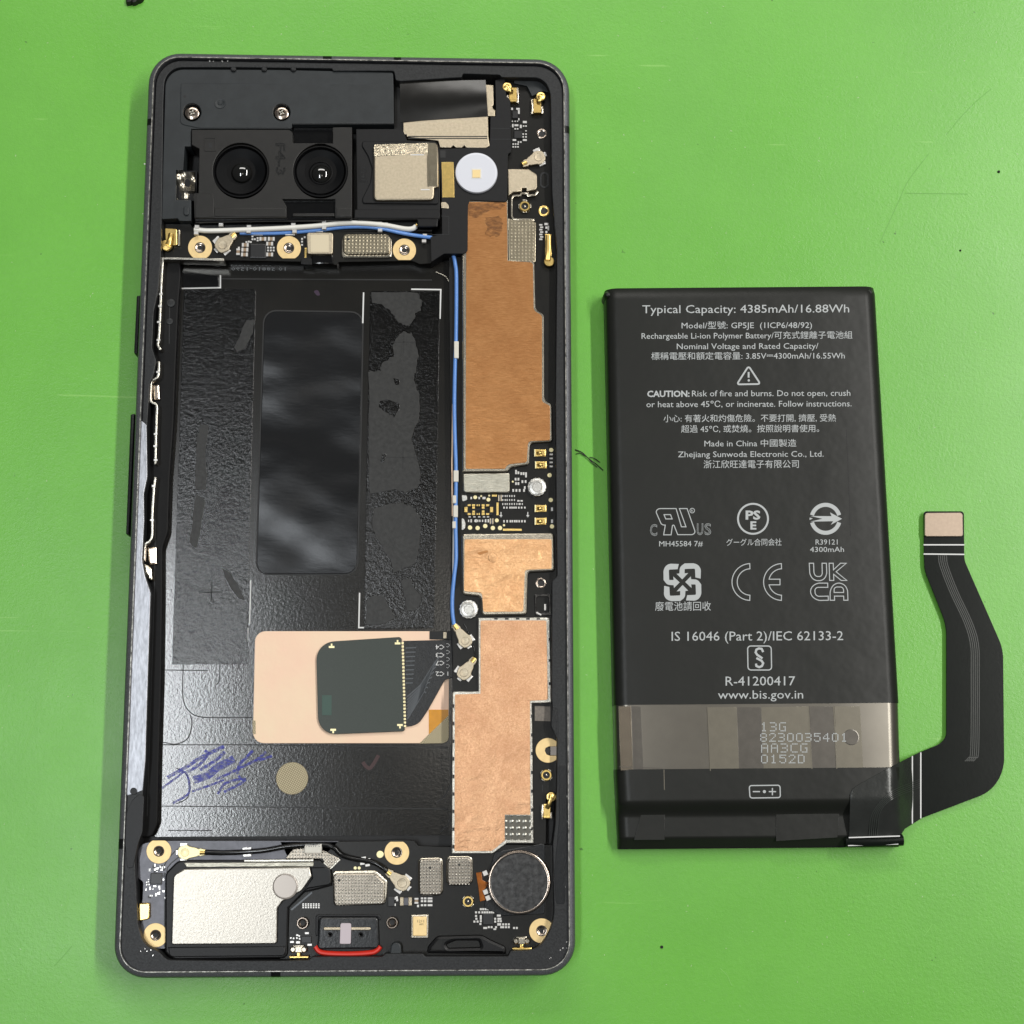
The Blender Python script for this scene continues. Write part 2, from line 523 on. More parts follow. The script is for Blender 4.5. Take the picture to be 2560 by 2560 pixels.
class G:
    def __init__(s):
        s.v, s.f, s.m, s.t = [], [], [], set()

    def face(s, idx, m=0):
        s.f.append(idx)
        s.m.append(m)

    def plate(s, out, z0, z1, ch=0.06, holes=(), m=0, zf=None, ms=None, bottom=False):
        """solid plate from a px outline: walls from z0, chamfered top at z1 (mm)"""
        ms = m if ms is None else ms
        tops = []
        for k, lp in enumerate([out] + list(holes)):
            wl = [U(x, y, zf(x, y) if zf else z1) for x, y in lp]
            wl = [(p.x / MM, p.y / MM) for p in wl]
            ok = [wl[0]]
            sx = [lp[0]]
            for p, o in zip(wl[1:], lp[1:]):
                if math.hypot(p[0] - ok[-1][0], p[1] - ok[-1][1]) > 1e-4:
                    ok.append(p)
                    sx.append(o)
            wl, lp = ok, sx
            want = k == 0
            if (area2(wl) > 0) != want:
                wl, lp = wl[::-1], lp[::-1]
            th = z1 - z0
            zt = [zf(x, y) if zf else z1 for x, y in lp]
            rings = [(0, th)]
            if ch > 0:
                rings += [(0, ch), (ch * 0.3, ch * 0.3), (ch, 0)]
            else:
                rings += [(0, 0)]
            n = len(wl)
            base = len(s.v)
            for off, dn in rings:
                for (x, y), zz in zip(inset(wl, off), zt):
                    s.v.append((x * MM, y * MM, (zz - dn) * MM))
            for a in range(len(rings) - 1):
                for i in range(n):
                    j = (i + 1) % n
                    s.face((base + a * n + i, base + a * n + j, base + (a + 1) * n + j, base + (a + 1) * n + i), ms)
            tops.append([base + (len(rings) - 1) * n + i for i in range(n)])
            if bottom and k == 0:
                s.face(tuple(base + i for i in range(n))[::-1], ms)
        flat = [i for t in tops for i in t]
        tri = geometry.tessellate_polygon([[Vector((s.v[i][0] * 1000, s.v[i][1] * 1000, 0)) for i in t] for t in tops])
        for t in tri:
            a, b, c = (flat[k] for k in t)
            pa, pb, pc = s.v[a], s.v[b], s.v[c]
            cr = (pb[0] - pa[0]) * (pc[1] - pa[1]) - (pb[1] - pa[1]) * (pc[0] - pa[0])
            if abs(cr) < 1e-16:
                continue
            s.t.add(len(s.f))
            s.face((a, b, c) if cr > 0 else (a, c, b), m)
        return s

    def lathe(s, x, y, prof, n=32, mi=None, lobes=0, lob=0.0):
        """turned shape about a vertical axis; prof = [(radius px, z mm)] from outside to inside"""
        zr = max(p[1] for p in prof)
        c = U(x, y, zr)
        k = S(zr, x, y)
        base = len(s.v)
        for r, z in prof:
            for i in range(n):
                a = 2 * math.pi * i / n
                rr = r * k
                if lobes:
                    rr *= 1 + lob * math.cos(lobes * a)
                s.v.append((c.x + rr * math.cos(a), c.y + rr * math.sin(a), z * MM))
        for a in range(len(prof) - 1):
            for i in range(n):
                j = (i + 1) % n
                s.face((base + a * n + i, base + a * n + j, base + (a + 1) * n + j, base + (a + 1) * n + i), mi[a] if mi else 0)
        if prof[-1][0] > 2.5:
            s.t.add(len(s.f))
        s.face(tuple(base + (len(prof) - 1) * n + i for i in range(n)), mi[-1] if mi else 0)
        return s

    def tube(s, pts, rad, n=10, m=0, k=8, flat=1.0):
        """round cable through px points with height: (x, y, z); rad in mm"""
        P = smooth_path([U(*p) for p in pts], k)
        base = len(s.v)
        for i, p in enumerate(P):
            t = (P[min(i + 1, len(P) - 1)] - P[max(i - 1, 0)]).normalized()
            sd = Vector((0, 0, 1)).cross(t)
            sd = sd.normalized() if sd.length > 1e-6 else Vector((1, 0, 0))
            up = t.cross(sd)
            for j in range(n):
                a = 2 * math.pi * j / n
                s.v.append(tuple(p + (sd * math.cos(a) + up * math.sin(a) * flat) * rad * MM))
        for i in range(len(P) - 1):
            for j in range(n):
                k2 = (j + 1) % n
                s.face((base + i * n + j, base + i * n + k2, base + (i + 1) * n + k2, base + (i + 1) * n + j), m)
        s.face(tuple(base + j for j in range(n))[::-1], m)
        s.face(tuple(base + (len(P) - 1) * n + j for j in range(n)), m)
        return s

    def strip(s, path, wd, z, closed=False, m=0):
        """flat printed line of width wd px at height z"""
        P = [Vector(p[:2]) for p in path]
        N = len(P)
        base = len(s.v)
        for i, p in enumerate(P):
            a = P[i] - P[i - 1] if (i or closed) else P[1] - P[0]
            b = P[(i + 1) % N] - P[i] if (i < N - 1 or closed) else a
            if a.length < 1e-6:
                a = b
            if b.length < 1e-6:
                b = a
            a, b = a.normalized(), b.normalized()
            mm = a + b
            mm = mm.normalized() if mm.length > 1e-6 else a
            n = Vector((-mm.y, mm.x)) * (wd / 2 / max(0.45, mm.dot(a)))
            zz = z(p.x, p.y) if callable(z) else z
            s.v.append(tuple(U(p.x + n.x, p.y + n.y, zz)))
            s.v.append(tuple(U(p.x - n.x, p.y - n.y, zz)))
        for i in range(N if closed else N - 1):
            j = (i + 1) % N
            s.face((base + 2 * i, base + 2 * i + 1, base + 2 * j + 1, base + 2 * j), m)
        return s

    def flat(s, out, z, m=0):
        base = len(s.v)
        zz = z if callable(z) else (lambda x, y: z)
        pts = [U(x, y, zz(x, y)) for x, y in out]
        s.v += [tuple(p) for p in pts]
        for t in geometry.tessellate_polygon([[Vector((p.x * 1000, p.y * 1000, 0)) for p in pts]]):
            s.face(tuple(base + i for i in t), m)
        return s

    def obj(s, name, parent=None, mats=(), origin=None, smooth=True):
        V = [Vector(v) for v in s.v]
        lo = Vector([min(v[i] for v in V) for i in range(3)])
        hi = Vector([max(v[i] for v in V) for i in range(3)])
        o0 = origin or Vector(((lo.x + hi.x) / 2, (lo.y + hi.y) / 2, lo.z))
        me = bpy.data.meshes.new(name)
        me.from_pydata([tuple(v - o0) for v in V], [], s.f)
        for k in (mats if isinstance(mats, (list, tuple)) else [mats]):
            me.materials.append(X[k] if isinstance(k, str) else k)
        me.polygons.foreach_set('material_index', s.m)
        me.update()
        if smooth:
            me.shade_smooth()
            me.set_sharp_from_angle(angle=math.radians(38))
            for i in s.t:
                me.polygons[i].use_smooth = False
        return link(name, me, o0, parent)


def link(name, data, o0, parent):
    o = bpy.data.objects.new(name, data)
    SC.collection.objects.link(o)
    ORG[o.name] = o0.copy()
    if parent is not None:
        o.parent = parent
        o.location = o0 - ORG[parent.name]
    else:
        o.location = o0
    return o


def empty(name, o0, parent=None):
    o = link(name, None, o0, parent)
    o.empty_display_size = 0.01
    return o


def P(name, parent, mat, out, z0, z1, ch=0.06, r=0, **kw):
    return G().plate(rp(out, r), z0, z1, ch, **kw).obj(name, parent, mat)


def lath(name, parent, mat, x, y, prof, **kw):
    return G().lathe(x, y, prof, **kw).obj(name, parent, mat)


# small repeated pieces share one mesh each (unit size, base at z = 0)
UNIT = {}


def unit(kind):
    if kind in UNIT:
        return UNIT[kind]
    v, f, m = [], [], []

    def bx(x0, x1, y0, y1, z0, z1, mi):
        b = len(v)
        c = 0.12
        for z, k in ((z0, 0), (z1 - 0.12 * (z1 - z0), 0), (z1, 1)):
            xx, yy = c * (x1 - x0) * 0.5 * k, c * (y1 - y0) * 0.5 * k
            v.extend([(x0 + xx, y0 + yy, z), (x1 - xx, y0 + yy, z), (x1 - xx, y1 - yy, z), (x0 + xx, y1 - yy, z)])
        for a in (0, 4):
            for i in range(4):
                j = (i + 1) % 4
                f.append((b + a + i, b + a + j, b + a + 4 + j, b + a + 4 + i))
                m.append(mi)
        f.append((b + 8, b + 9, b + 10, b + 11))
        m.append(mi)

    mats = {'capacitor': ('tin', 'ceram'), 'resistor': ('tin', 'ic'), 'solder_pad': ('tin',), 'chip': ('ic',), 'contact_pin': ('gold',),
            'test_pad': ('palegold',), 'inductor': ('satin', 'pcbg'), 'white_mark': ('white',), 'rim_clip': ('groove',), 'gold_dot': ('palegold',)}[kind]
    if kind in ('capacitor', 'resistor', 'inductor'):
        bx(-0.5, -0.2, -0.5, 0.5, 0, 1, 0)
        bx(0.2, 0.5, -0.5, 0.5, 0, 1, 0)
        bx(-0.2, 0.2, -0.46, 0.46, 0, 0.93, 1)
    elif kind == 'test_pad':
        n = 16
        for z, r in ((0, 0.5), (0.8, 0.5), (1, 0.46)):
            v.extend([(r * math.cos(2 * math.pi * i / n), r * math.sin(2 * math.pi * i / n), z) for i in range(n)])
        for a in (0, n):
            for i in range(n):
                f.append((a + i, a + (i + 1) % n, a + n + (i + 1) % n, a + n + i))
                m.append(0)
        f.append(tuple(range(2 * n, 3 * n)))
        m.append(0)
    else:
        bx(-0.5, 0.5, -0.5, 0.5, 0, 1, 0)
    me = bpy.data.meshes.new(kind)
    me.from_pydata(v, [], f)
    for k in mats:
        me.materials.append(X[k])
    me.polygons.foreach_set('material_index', m)
    me.update()
    UNIT[kind] = me
    return me


def comp(kind, parent, x, y, wd, ht, z0, h, ang=0.0):
    """a small mounted piece wd x ht px, h mm tall, standing on z0"""
    p = U(x, y, z0 + h)
    p.z = z0 * MM
    o = link(kind, unit(kind), p, parent)
    k = S(z0 + h, x, y)
    o.scale = (wd * k, ht * k, h * MM)
    o.rotation_euler = (0, 0, ang)
    return o


def txt(name, parent, mat, body, x0, x1, y0, y1=None, z=1.0, h=None, bold=0.0, outline=0.0, spin=0, flipv=False, flipu=False, res=2):
    """flat print: body stretched from x0 to x1 along the baseline y0..y1 (px); h = cap height px"""
    y1 = y0 if y1 is None else y1
    c = bpy.data.curves.new('t', 'FONT')
    c.body = body
    c.resolution_u = res
    c.offset = bold
    if outline:
        c.fill_mode = 'NONE'
        c.bevel_depth = outline
        c.bevel_resolution = 0
    o = bpy.data.objects.new('t', c)
    SC.collection.objects.link(o)
    bpy.context.view_layer.update()
    dg = bpy.context.evaluated_depsgraph_get()
    me = o.evaluated_get(dg).to_mesh()
    V = [v.co.copy() for v in me.vertices]
    Fc = [tuple(p.vertices) for p in me.polygons]
    o.evaluated_get(dg).to_mesh_clear()
    bpy.data.objects.remove(o)
    bpy.data.curves.remove(c)
    ax, bx_ = min(v.x for v in V), max(v.x for v in V)
    sc = (x1 - x0) / (bx_ - ax)
    vs = sc if h is None else h / 0.729
    g = G()
    e = Vector((x1 - x0, y1 - y0)).normalized()
    up = Vector((e.y, -e.x))
    cx, cy = (x0 + x1) / 2, (y0 + y1) / 2 - vs * 0.365
    for v in V:
        u, t = (v.x - ax) * sc, v.y * vs
        if flipu:
            u = (x1 - x0) - u
        if flipv:
            t = -t
        q = Vector((x0, y0)) + e * u + up * t
        if spin:
            dx, dy = q.x - cx, q.y - cy
            ca, sa = math.cos(math.radians(spin)), math.sin(math.radians(spin))
            q = Vector((cx + dx * ca - dy * sa, cy + dx * sa + dy * ca))
        g.v.append(tuple(U(q.x, q.y, (z(q.x, q.y) if callable(z) else z) + abs(v.z) * 0.2)))
    for f in Fc:
        g.face(f if not (flipu != flipv) else f[::-1])
    return g.obj(name, parent, mat, smooth=False)


def tagit(o, label, cat=None, kind=None, group=None):
    o['label'] = label
    if cat:
        o['category'] = cat
    if kind:
        o['kind'] = kind
    if group:
        o['group'] = group
    return o

# ------------------------------------------------------------------ the mat
g = G()
g.v = [(x, y, z) for z in (-0.003, 0.0) for x, y in ((-0.45, -0.4), (0.45, -0.4), (0.45, 0.4), (-0.45, 0.4))]
for f in ((4, 5, 6, 7), (0, 1, 5, 4), (1, 2, 6, 5), (2, 3, 7, 6), (3, 0, 4, 7)):
    g.face(f)
work = g.obj('work_mat', None, 'mat', smooth=False)
tagit(work, 'scuffed green silicone work mat under the phone and battery', 'work mat', 'structure')
X['scr'] = M('mat_scratch', L(100, 168, 62), 0.5)
X['scl'] = M('mat_scuff', L(132, 200, 92), 0.5)
for pts in ([(2200, 606), (2248, 500), (2272, 450), (2322, 384)], [(2366, 336), (2400, 295), (2440, 254), (2478, 222)]):
    G().strip([tuple(p) for p in smooth_path([(x, y, 0) for x, y in pts], 5)], 1.5, 0.03).obj('scratch', work, 'scr')
G().strip([(2262, 483), (2350, 484), (2420, 485)], 1.6, 0.03).obj('scratch', work, 'scr')
for a, b in (((60, 1880), (128, 1655)), ((135, 2415), (180, 2365)), ((2500, 1745), (2540, 1795)), ((170, 2230), (160, 2280)), ((1800, 2420), (1830, 2465)), ((2310, 2340), (2330, 2310))):
    m_ = ((a[0] + b[0]) / 2 + 4, (a[1] + b[1]) / 2 - 3)
    G().strip([a, m_, b], 1.4, 0.03).obj('scratch', work, 'scl' if a[0] != 135 else 'scr')

# ------------------------------------------------------------------ the phone
phone = empty('phone', U(860, 1300, 0))
tagit(phone, 'opened black phone with its back off, showing copper shields and empty battery pocket', 'phone')

OUT = [(373, 132, 80), (1424, 149, 84), (1440, 2440, 86), (281.4, 2447, 86)]
ol = [(p.x / MM, p.y / MM) for p in (U(x, y, 6.6) for x, y in rp(OUT, n=10))]
if area2(ol) < 0:
    ol = ol[::-1]
g = G()
prof = [(1.0, 0.05), (0.35, 0.35), (0.08, 1.4), (0, 3.0), (0, 5.2), (0.05, 6.3), (0.18, 6.85), (0.42, 7.12), (0.93, 7.26), (1.02, 7.42), (1.14, 7.42), (1.2, 7.3), (1.22, 6.7), (1.22, 1.0)]
n = len(ol)
for off, z in prof:
    g.v += [(x * MM, y * MM, z * MM) for x, y in inset(ol, off)]
for a in range(len(prof) - 1):
    for i in range(n):
        j = (i + 1) % n
        g.face((a * n + i, a * n + j, (a + 1) * n + j, (a + 1) * n + i), 1 if a in (8, 9, 10) else 0)
frame = g.obj('frame', phone, ['frame', 'rim'])
# antenna breaks and side keys
def antenna_band(x0, y0, x1, y1):
    p0, p1 = U(x0, y0, 6.6), U(x1, y1, 6.6)
    c_ = U(860, 1300, 6.6)
    t_ = (p1 - p0).normalized()
    nrm = Vector((t_.y, -t_.x, 0))
    if nrm.dot(p0 - c_) < 0:
        nrm = -nrm
    g = G()
    ss = [(o_, z_) for o_, z_ in prof[3:10]]
    for p in (p0, p1):
        for o_, z_ in ss:
            v = p - nrm * ((o_ - 0.015) * MM)
            g.v.append((v.x, v.y, (z_ + 0.012) * MM))
    for i in range(len(ss) - 1):
        g.face((i, i + 1, len(ss) + i + 1, len(ss) + i))
    return g.obj('antenna_band', frame, 'black')


TE = lambda x: 132.4 + (x - 373.1) * 0.0158
BE = lambda x: 2447 - (x - 281.4) * 0.0065
LE_ = lambda y: 373.1 - (y - 132.4) * 0.03962
RE_ = lambda y: 1424 + (y - 149) * 0.00699
for x0, x1 in ((808, 830), (985, 1003)):
    antenna_band(x0, TE(x0), x1, TE(x1))
antenna_band(678, BE(678), 702, BE(702))
antenna_band(RE_(318), 318, RE_(336), 336)
antenna_band(LE_(300), 300, LE_(316), 316)
antenna_band(LE_(2097), 2097, LE_(2122), 2122)
P('power_button', frame, 'ledge', [(341, 738, 6), (350, 738), (343, 884), (334, 884, 6)], 2.2, 5.2, 0.3)
P('volume_button', frame, 'ledge', [(326, 1034, 6), (336, 1034), (322, 1336), (314, 1336, 6)], 2.2, 5.2, 0.3)

mid = P('midplate', phone, 'mid', [(395, 155, 60), (1405, 168, 60), (1420, 2422, 60), (305, 2428, 60)], 0.8, 2.0, 0)

# ledge that carries the missing back, with the irregular cavity cut out of it
CAV = [(412, 168, 55), (600, 168), (830, 171), (832, 177), (985, 177, 5), (989, 200), (1000, 203), (1155, 193), (1156, 184), (1250, 187), (1253, 193), (1355, 194, 34),
       (1376, 225, 20), (1380, 480), (1386, 560), (1392, 620), (1392, 690), (1389, 1000), (1391, 1300), (1393, 1440), (1380, 1452), (1379, 1740), (1384, 1810), (1393, 1850),
       (1392, 1960), (1388, 2060), (1382, 2110), (1384, 2230), (1386, 2310, 50), (1345, 2376, 30), (1276, 2377), (1270, 2391), (1062, 2391), (1058, 2384), (962, 2384),
       (955, 2392), (780, 2392), (772, 2400), (700, 2402), (560, 2402, 8), (415, 2400, 14), (398, 2378, 20), (358, 2362, 25), (345, 2310), (341, 2240), (337, 2150), (342, 2115, 15),
       (350, 2085), (357, 1985), (365, 1900), (371, 1700), (378, 1480), (364, 1440), (357, 1400), (362, 1300), (361, 1235), (370, 1195), (368, 1060), (374, 960), (384, 935), (390, 900),
       (380, 870), (384, 780), (396, 720), (402, 640), (405, 500), (408, 260)]
LED = [(392, 150, 66), (1407, 166, 68), (1424, 2424, 70), (300, 2430, 70)]
ledge = P('inner_ledge', phone, 'ledge', LED, 1.9, 6.85, 0.12, holes=[rp(CAV, 4)])
for x in (583, 660, 733):
    lath('ledge_nub', ledge, 'ledge', x, 171, [(8, 6.2), (7, 6.75), (4, 6.88)], n=12)
G().plate(rp([(330, 2000, 14), (348, 1985), (360, 1990), (356, 2080), (345, 2110), (332, 2170), (318, 2170), (313, 2110), (316, 2030, 12)], 4), 6.8, 6.95, 0.05).plate(disc(334, 1978, 9), 6.8, 6.97, 0.05).obj('glue_patch', ledge, 'black')
P('glue_patch', ledge, 'flex', [(1382, 1766), (1394, 1768, 8), (1397, 1830), (1394, 1852), (1386, 1830), (1378, 1815)], 6.8, 6.92, 0.04, r=4)
P('glue_patch', ledge, 'flex', [(1397, 1912), (1416, 1912), (1418, 2080), (1412, 2260), (1390, 2260), (1386, 2180), (1398, 2050)], 6.8, 6.93, 0.04, r=6)
for i in range(26):   # wear flecks along the rim
    t = random.random()
    x, y = random.choice([(430 + 300 * t, 152 + random.uniform(-3, 2)), (366 + random.uniform(0, 6) - 0.04 * 300 * t, 250 + 300 * t), (1416 + random.uniform(-6, 8), 1900 + 500 * t), (330 + 60 * t, 2375 + random.uniform(-8, 16)), (1370 + 50 * t, 2400 - 40 * t)])
    comp('solder_pad', ledge, x, y, random.uniform(1.5, 4), random.uniform(1.5, 3), 6.86, 0.04, random.random() * 3)

# ------------------------------------------------------------------ battery pocket
TR = [(425, 655), (1128, 655), (1138, 1480), (1130, 2088), (385, 2092), (405, 1480), (436, 1000)]
tray = P('battery_tray', phone, 'tray', TR, 1.9, 2.4, 0, r=6)
X['railm'] = M('rail_plastic', L(13, 13, 14), 0.55, 0.0, (2, 0.2), spec=0.2)
X['glareledge'] = M('glare_ledge_metal', L(168, 170, 176), 0.42, 0.85, (3, 0.25), (5, 0.02), stretch=(1, 0.2, 1))  # metal ledge with the lamp's glare put into its pale colour
P('glare_ledge', phone, 'glareledge', [(346, 1045), (366, 1062), (368, 1190), (359, 1235), (360, 1300), (355, 1400), (362, 1440), (376, 1482), (369, 1700), (363, 1900), (357, 1976), (336, 1984), (314, 1990), (316, 1900), (325, 1700), (334, 1480), (340, 1250)], 6.7, 6.92, 0.08)
rail = P('side_rail', phone, 'railm', [(398, 652), (450, 652), (452, 690), (446, 760), (440, 900), (434, 1060), (424, 1200), (420, 1330), (406, 1370), (406, 1480), (403, 1700), (397, 1900), (394, 2060), (380, 2092), (340, 2095), (352, 1900), (365, 1480), (350, 1300), (360, 1000), (380, 700)], 1.9, 4.2, 0.25, r=8)
G().strip([(372, 1900), (386, 1480), (389, 1300)], 2.2, 4.24).strip([(372, 1900), (368, 2040)], 2.2, 4.24).obj('seam_line', rail, 'ledge')
lath('rail_peg', rail, 'ledge', 424, 803, [(9, 4.2), (8, 4.32), (5, 4.36)], n=16)
lath('rail_peg', rail, 'ledge', 427, 757, [(11, 4.2), (10, 4.4), (6, 4.45)], n=16)
G().strip([(424, 765), (423, 860)], 2.4, 4.24).obj('seam_line', rail, 'groove')
SPR = [[(560, 649), (415, 646), (407, 652), (403, 700), (399, 800), (396, 850), (394, 862), (401, 874)],
       [(397, 903), (396, 932), (392, 944), (380, 951), (376, 962), (375, 996), (380, 1006), (391, 1013), (391, 1040), (389, 1100), (388, 1160)],
       [(388, 1192), (384, 1225), (380, 1290), (380, 1335), (374, 1352), (362, 1362), (360, 1380), (359, 1402)]]
for i, pa in enumerate(SPR):
    o = P('edge_spring', phone, 'edge', rib([tuple(p) for p in smooth_path([(x, y, 0) for x, y in pa], 4)], 6.5), 3.6, 6.1, 0.12)
    for x, y in ([(402, 735), (400, 765), (397, 805), (396, 850)], [(395, 930), (389, 1085), (388, 1115), (389, 1150)], [(384, 1215), (380, 1300)])[i]:
        comp('solder_pad', o, x, y, 9, 5, 6.0, 0.2)
P('spring_end', phone, 'silver', [(357, 1408), (366, 1410), (380, 1420), (382, 1452), (372, 1450), (358, 1432)], 3.8, 6.0, 0.5, r=5)
P('spring_socket', phone, 'steel', [(368, 1368), (392, 1366), (392, 1412), (372, 1412)], 3.8, 4.9, 0.3, r=4)
P('spring_socket', phone, 'steel', [(382, 962), (398, 960), (400, 1000), (384, 1000)], 3.8, 4.9, 0.3, r=4)

zt = 2.4
sl = P('adhesive_strip', tray, 'adh', [(460, 722), (640, 722, 10), (630, 1100), (617, 1660), (430, 1661), (445, 1200)], zt, zt + 0.14, 0.05)
sr = P('adhesive_strip', tray, 'adh', [(926, 727, 6), (1100, 728), (1094, 1100), (1085, 1570), (910, 1571), (918, 1100)], zt, zt + 0.14, 0.05)
zr = zt + 0.14
RES = [[(928, 732), (1045, 732), (1053, 750), (1052, 775), (1038, 785), (1036, 800), (1022, 815), (1008, 812), (995, 806), (985, 790), (972, 776), (955, 762), (932, 756)],
       [(998, 835), (1008, 828), (1030, 834), (1042, 862), (1045, 890), (1040, 925), (1034, 948), (1040, 962), (1046, 985), (1049, 1015), (1050, 1040), (1038, 1070), (1030, 1095), (1036, 1130), (1043, 1150), (1050, 1180), (1050, 1205), (1042, 1222), (1012, 1232), (988, 1224), (960, 1230), (924, 1234), (922, 1080), (922, 930), (950, 925), (955, 908), (985, 890), (982, 862)],
       [(934, 1272), (965, 1262), (1005, 1256), (1034, 1268), (1048, 1288), (1053, 1302), (1049, 1350), (1046, 1385), (1036, 1410), (1020, 1418), (984, 1432), (975, 1400), (958, 1375), (942, 1345), (930, 1320)],
       [(1000, 1452), (1026, 1444), (1034, 1470), (1052, 1486), (1054, 1506), (1040, 1524), (1018, 1530), (1012, 1490)],
       [(915, 1500), (935, 1488), (960, 1492), (975, 1520), (990, 1545), (960, 1560), (915, 1560)]]


def jag(l, k=5, a=3.2):
    o = []
    for i in range(len(l)):
        p, q_ = Vector(l[i]), Vector(l[(i + 1) % len(l)])
        for j in range(k):
            t = j / k
            o.append(tuple(p.lerp(q_, t) + Vector((random.uniform(-a, a), random.uniform(-a, a)))))
    return o


for l in RES:
    P('adhesive_residue', tray, 'resid', jag(l, 4, 2.2), zr - 0.02, zr + 0.09, 0.04)
for l in ([(950, 1004), (975, 998), (998, 1010), (1000, 1025), (985, 1042), (970, 1034), (948, 1018)], [(955, 1135), (966, 1134), (962, 1155), (952, 1158)], [(985, 945), (998, 948), (1002, 960), (988, 962)]):
    P('torn_patch', tray, 'adh', jag(l, 3, 2), zr + 0.02, zr + 0.13, 0.04)
for l in ([(492, 1235), (512, 1250), (504, 1300), (498, 1345), (490, 1372), (474, 1358), (482, 1300), (486, 1250)], [(500, 1060), (520, 1062), (512, 1140), (518, 1190), (512, 1225), (488, 1225), (490, 1150), (492, 1100)],
          [(615, 800), (636, 800), (632, 830), (612, 870), (592, 880), (585, 868), (598, 840)], [(555, 1420), (575, 1432), (600, 1470), (612, 1500), (596, 1496), (570, 1460)]):
    P('adhesive_residue', tray, 'resid', jag(l, 4, 1.6), zr - 0.02, zr + 0.06, 0.03)
for ln in ([(958, 1143), (1040, 1144)], [(1008, 1118), (1007, 1172)], [(976, 1438), (1036, 1439)], [(1004, 1412), (1003, 1456)], [(978, 855), (1040, 855)], [(1010, 830), (1009, 882)], [(498, 1481), (558, 1480)], [(530, 1452), (527, 1506)]):
    G().strip(ln, 2.2, zr + 0.12).obj('cut_line', tray, 'groove')
pad = P('graphite_pad', tray, 'pad', [(662, 778, 30), (906, 782, 30), (900, 1100), (891, 1434, 30), (642, 1434, 30), (652, 1100)], zt, zt + 0.22, 0.06)
G().strip(rp([(660, 776, 31), (908, 780, 31), (902, 1100), (893, 1436, 31), (640, 1436, 31), (650, 1100)]), 3.5, zt + 0.02, closed=True).obj('pad_gap', tray, 'groove')
for ln in ([(453, 721), (551, 719), (551, 688)], [(449, 745), (447, 783)], [(909, 731), (907, 808)], [(1028, 723), (1102, 724), (1100, 797)], [(899, 1482), (897, 1569), (977, 1569)], [(627, 1450), (624, 1560)], [(620, 1570), (617, 1610)], [(1134, 1290), (1131, 1570)]):
    G().strip(ln, 3.4 if ln[0][0] not in (620, 627) else 2.2, zt + 0.03 if ln[0][0] != 1134 else 4.1).obj('printed_mark', tray, 'white')
P('bright_tab', tray, 'gloss', [(452, 676), (546, 690), (548, 716), (454, 718)], 2.4, 2.75, 0.1, r=3)
for ln in ([(405, 1862), (640, 1862), (1120, 1868)], [(398, 2015), (700, 2018), (1118, 2022)], [(420, 2076), (530, 2076)], [(412, 1675), (520, 1676)], [(1128, 1860), (1126, 1960), (1112, 1990), (1090, 2008)], [(1126, 2030), (1122, 2060), (1100, 2080)]):
    G().strip(ln, 2.4, zt + 0.02).obj('film_seam', tray, 'groove')
for pts in ([(458, 1660), (457, 1740), (470, 1775), (500, 1792), (560, 1794), (630, 1794)], [(550, 1660), (548, 1700), (541, 1712)], [(405, 1855), (440, 1860), (470, 1845), (480, 1810), (476, 1788)], [(440, 1920), (465, 1935), (475, 1965), (468, 1995), (440, 2010)]):
    G().strip([tuple(p) for p in smooth_path([(x, y, 0) for x, y in pts], 6)], 2.4, zt + 0.025).obj('film_seam', tray, 'ledge' if pts[0][0] == 550 else 'groove')
G().strip([(432, 696), (700, 698), (1080, 700)], 3, zt + 0.025).obj('film_seam', tray, 'groove')
G().tube([(1090, 680, 2.5), (1112, 690, 2.6), (1124, 705, 2.6)], 0.12).obj('film_crease', tray, 'silver')
# upside-down print along the top of the pocket
txt('printed_text', tray, 'faint', '20220303', 640, 725, 656, z=zt + 0.03, h=9, flipv=True, res=1)
txt('printed_text', tray, 'faint', 'A2318', 572, 626, 656, z=zt + 0.03, h=9, flipv=True, res=1)
txt('printed_text', tray, 'faint', '0651-01885 01', 578, 714, 668, z=zt + 0.03, h=9, flipv=True, res=1)
# marker scribbles
INK = [([(418, 1944), (470, 1915), (500, 1895), (560, 1866)], 11), ([(470, 1930), (500, 1910), (520, 1885), (512, 1876)], 9), ([(484, 1950), (520, 1938), (545, 1918), (585, 1897)], 24),
       ([(500, 1925), (540, 1900), (562, 1880)], 10), ([(592, 1935), (600, 1910), (615, 1895), (632, 1876)], 9), ([(540, 1948), (570, 1935), (600, 1920), (640, 1900), (665, 1880)], 8), ([(640, 1902), (662, 1896), (680, 1890)], 8),
       ([(405, 1970), (440, 1945), (462, 1930), (472, 1955), (470, 1985), (432, 2008)], 7), ([(480, 1978), (520, 1965), (560, 1950)], 7), ([(545, 1985), (560, 1960), (590, 1950), (612, 1948), (600, 1960), (560, 1980)], 8), ([(596, 1940), (610, 1952)], 7)]
for ik, (pts, wd) in enumerate(INK):
    G().strip([tuple(p) for p in smooth_path([(x, y, 0) for x, y in pts], 6)], wd * 0.8, zt + 0.03 + 0.004 * ik).obj('ink_stroke', tray, 'ink')
G().strip([tuple(p) for p in smooth_path([(907, 1905, 0), (915, 1916, 0), (925, 1920, 0), (938, 1903, 0), (946, 1888, 0)], 6)], 9, zt + 0.03).obj('ink_check_mark', tray, 'inkr')
G().flat(rp([(783, 728, 5), (795, 724, 5), (801, 738, 5), (793, 740, 5)]), zt + 0.03).obj('ink_dot', tray, 'inkp')
lath('cloth_disc', tray, 'woven', 730, 1946, [(40, 2.4), (40, 2.52), (39, 2.56)], n=48)
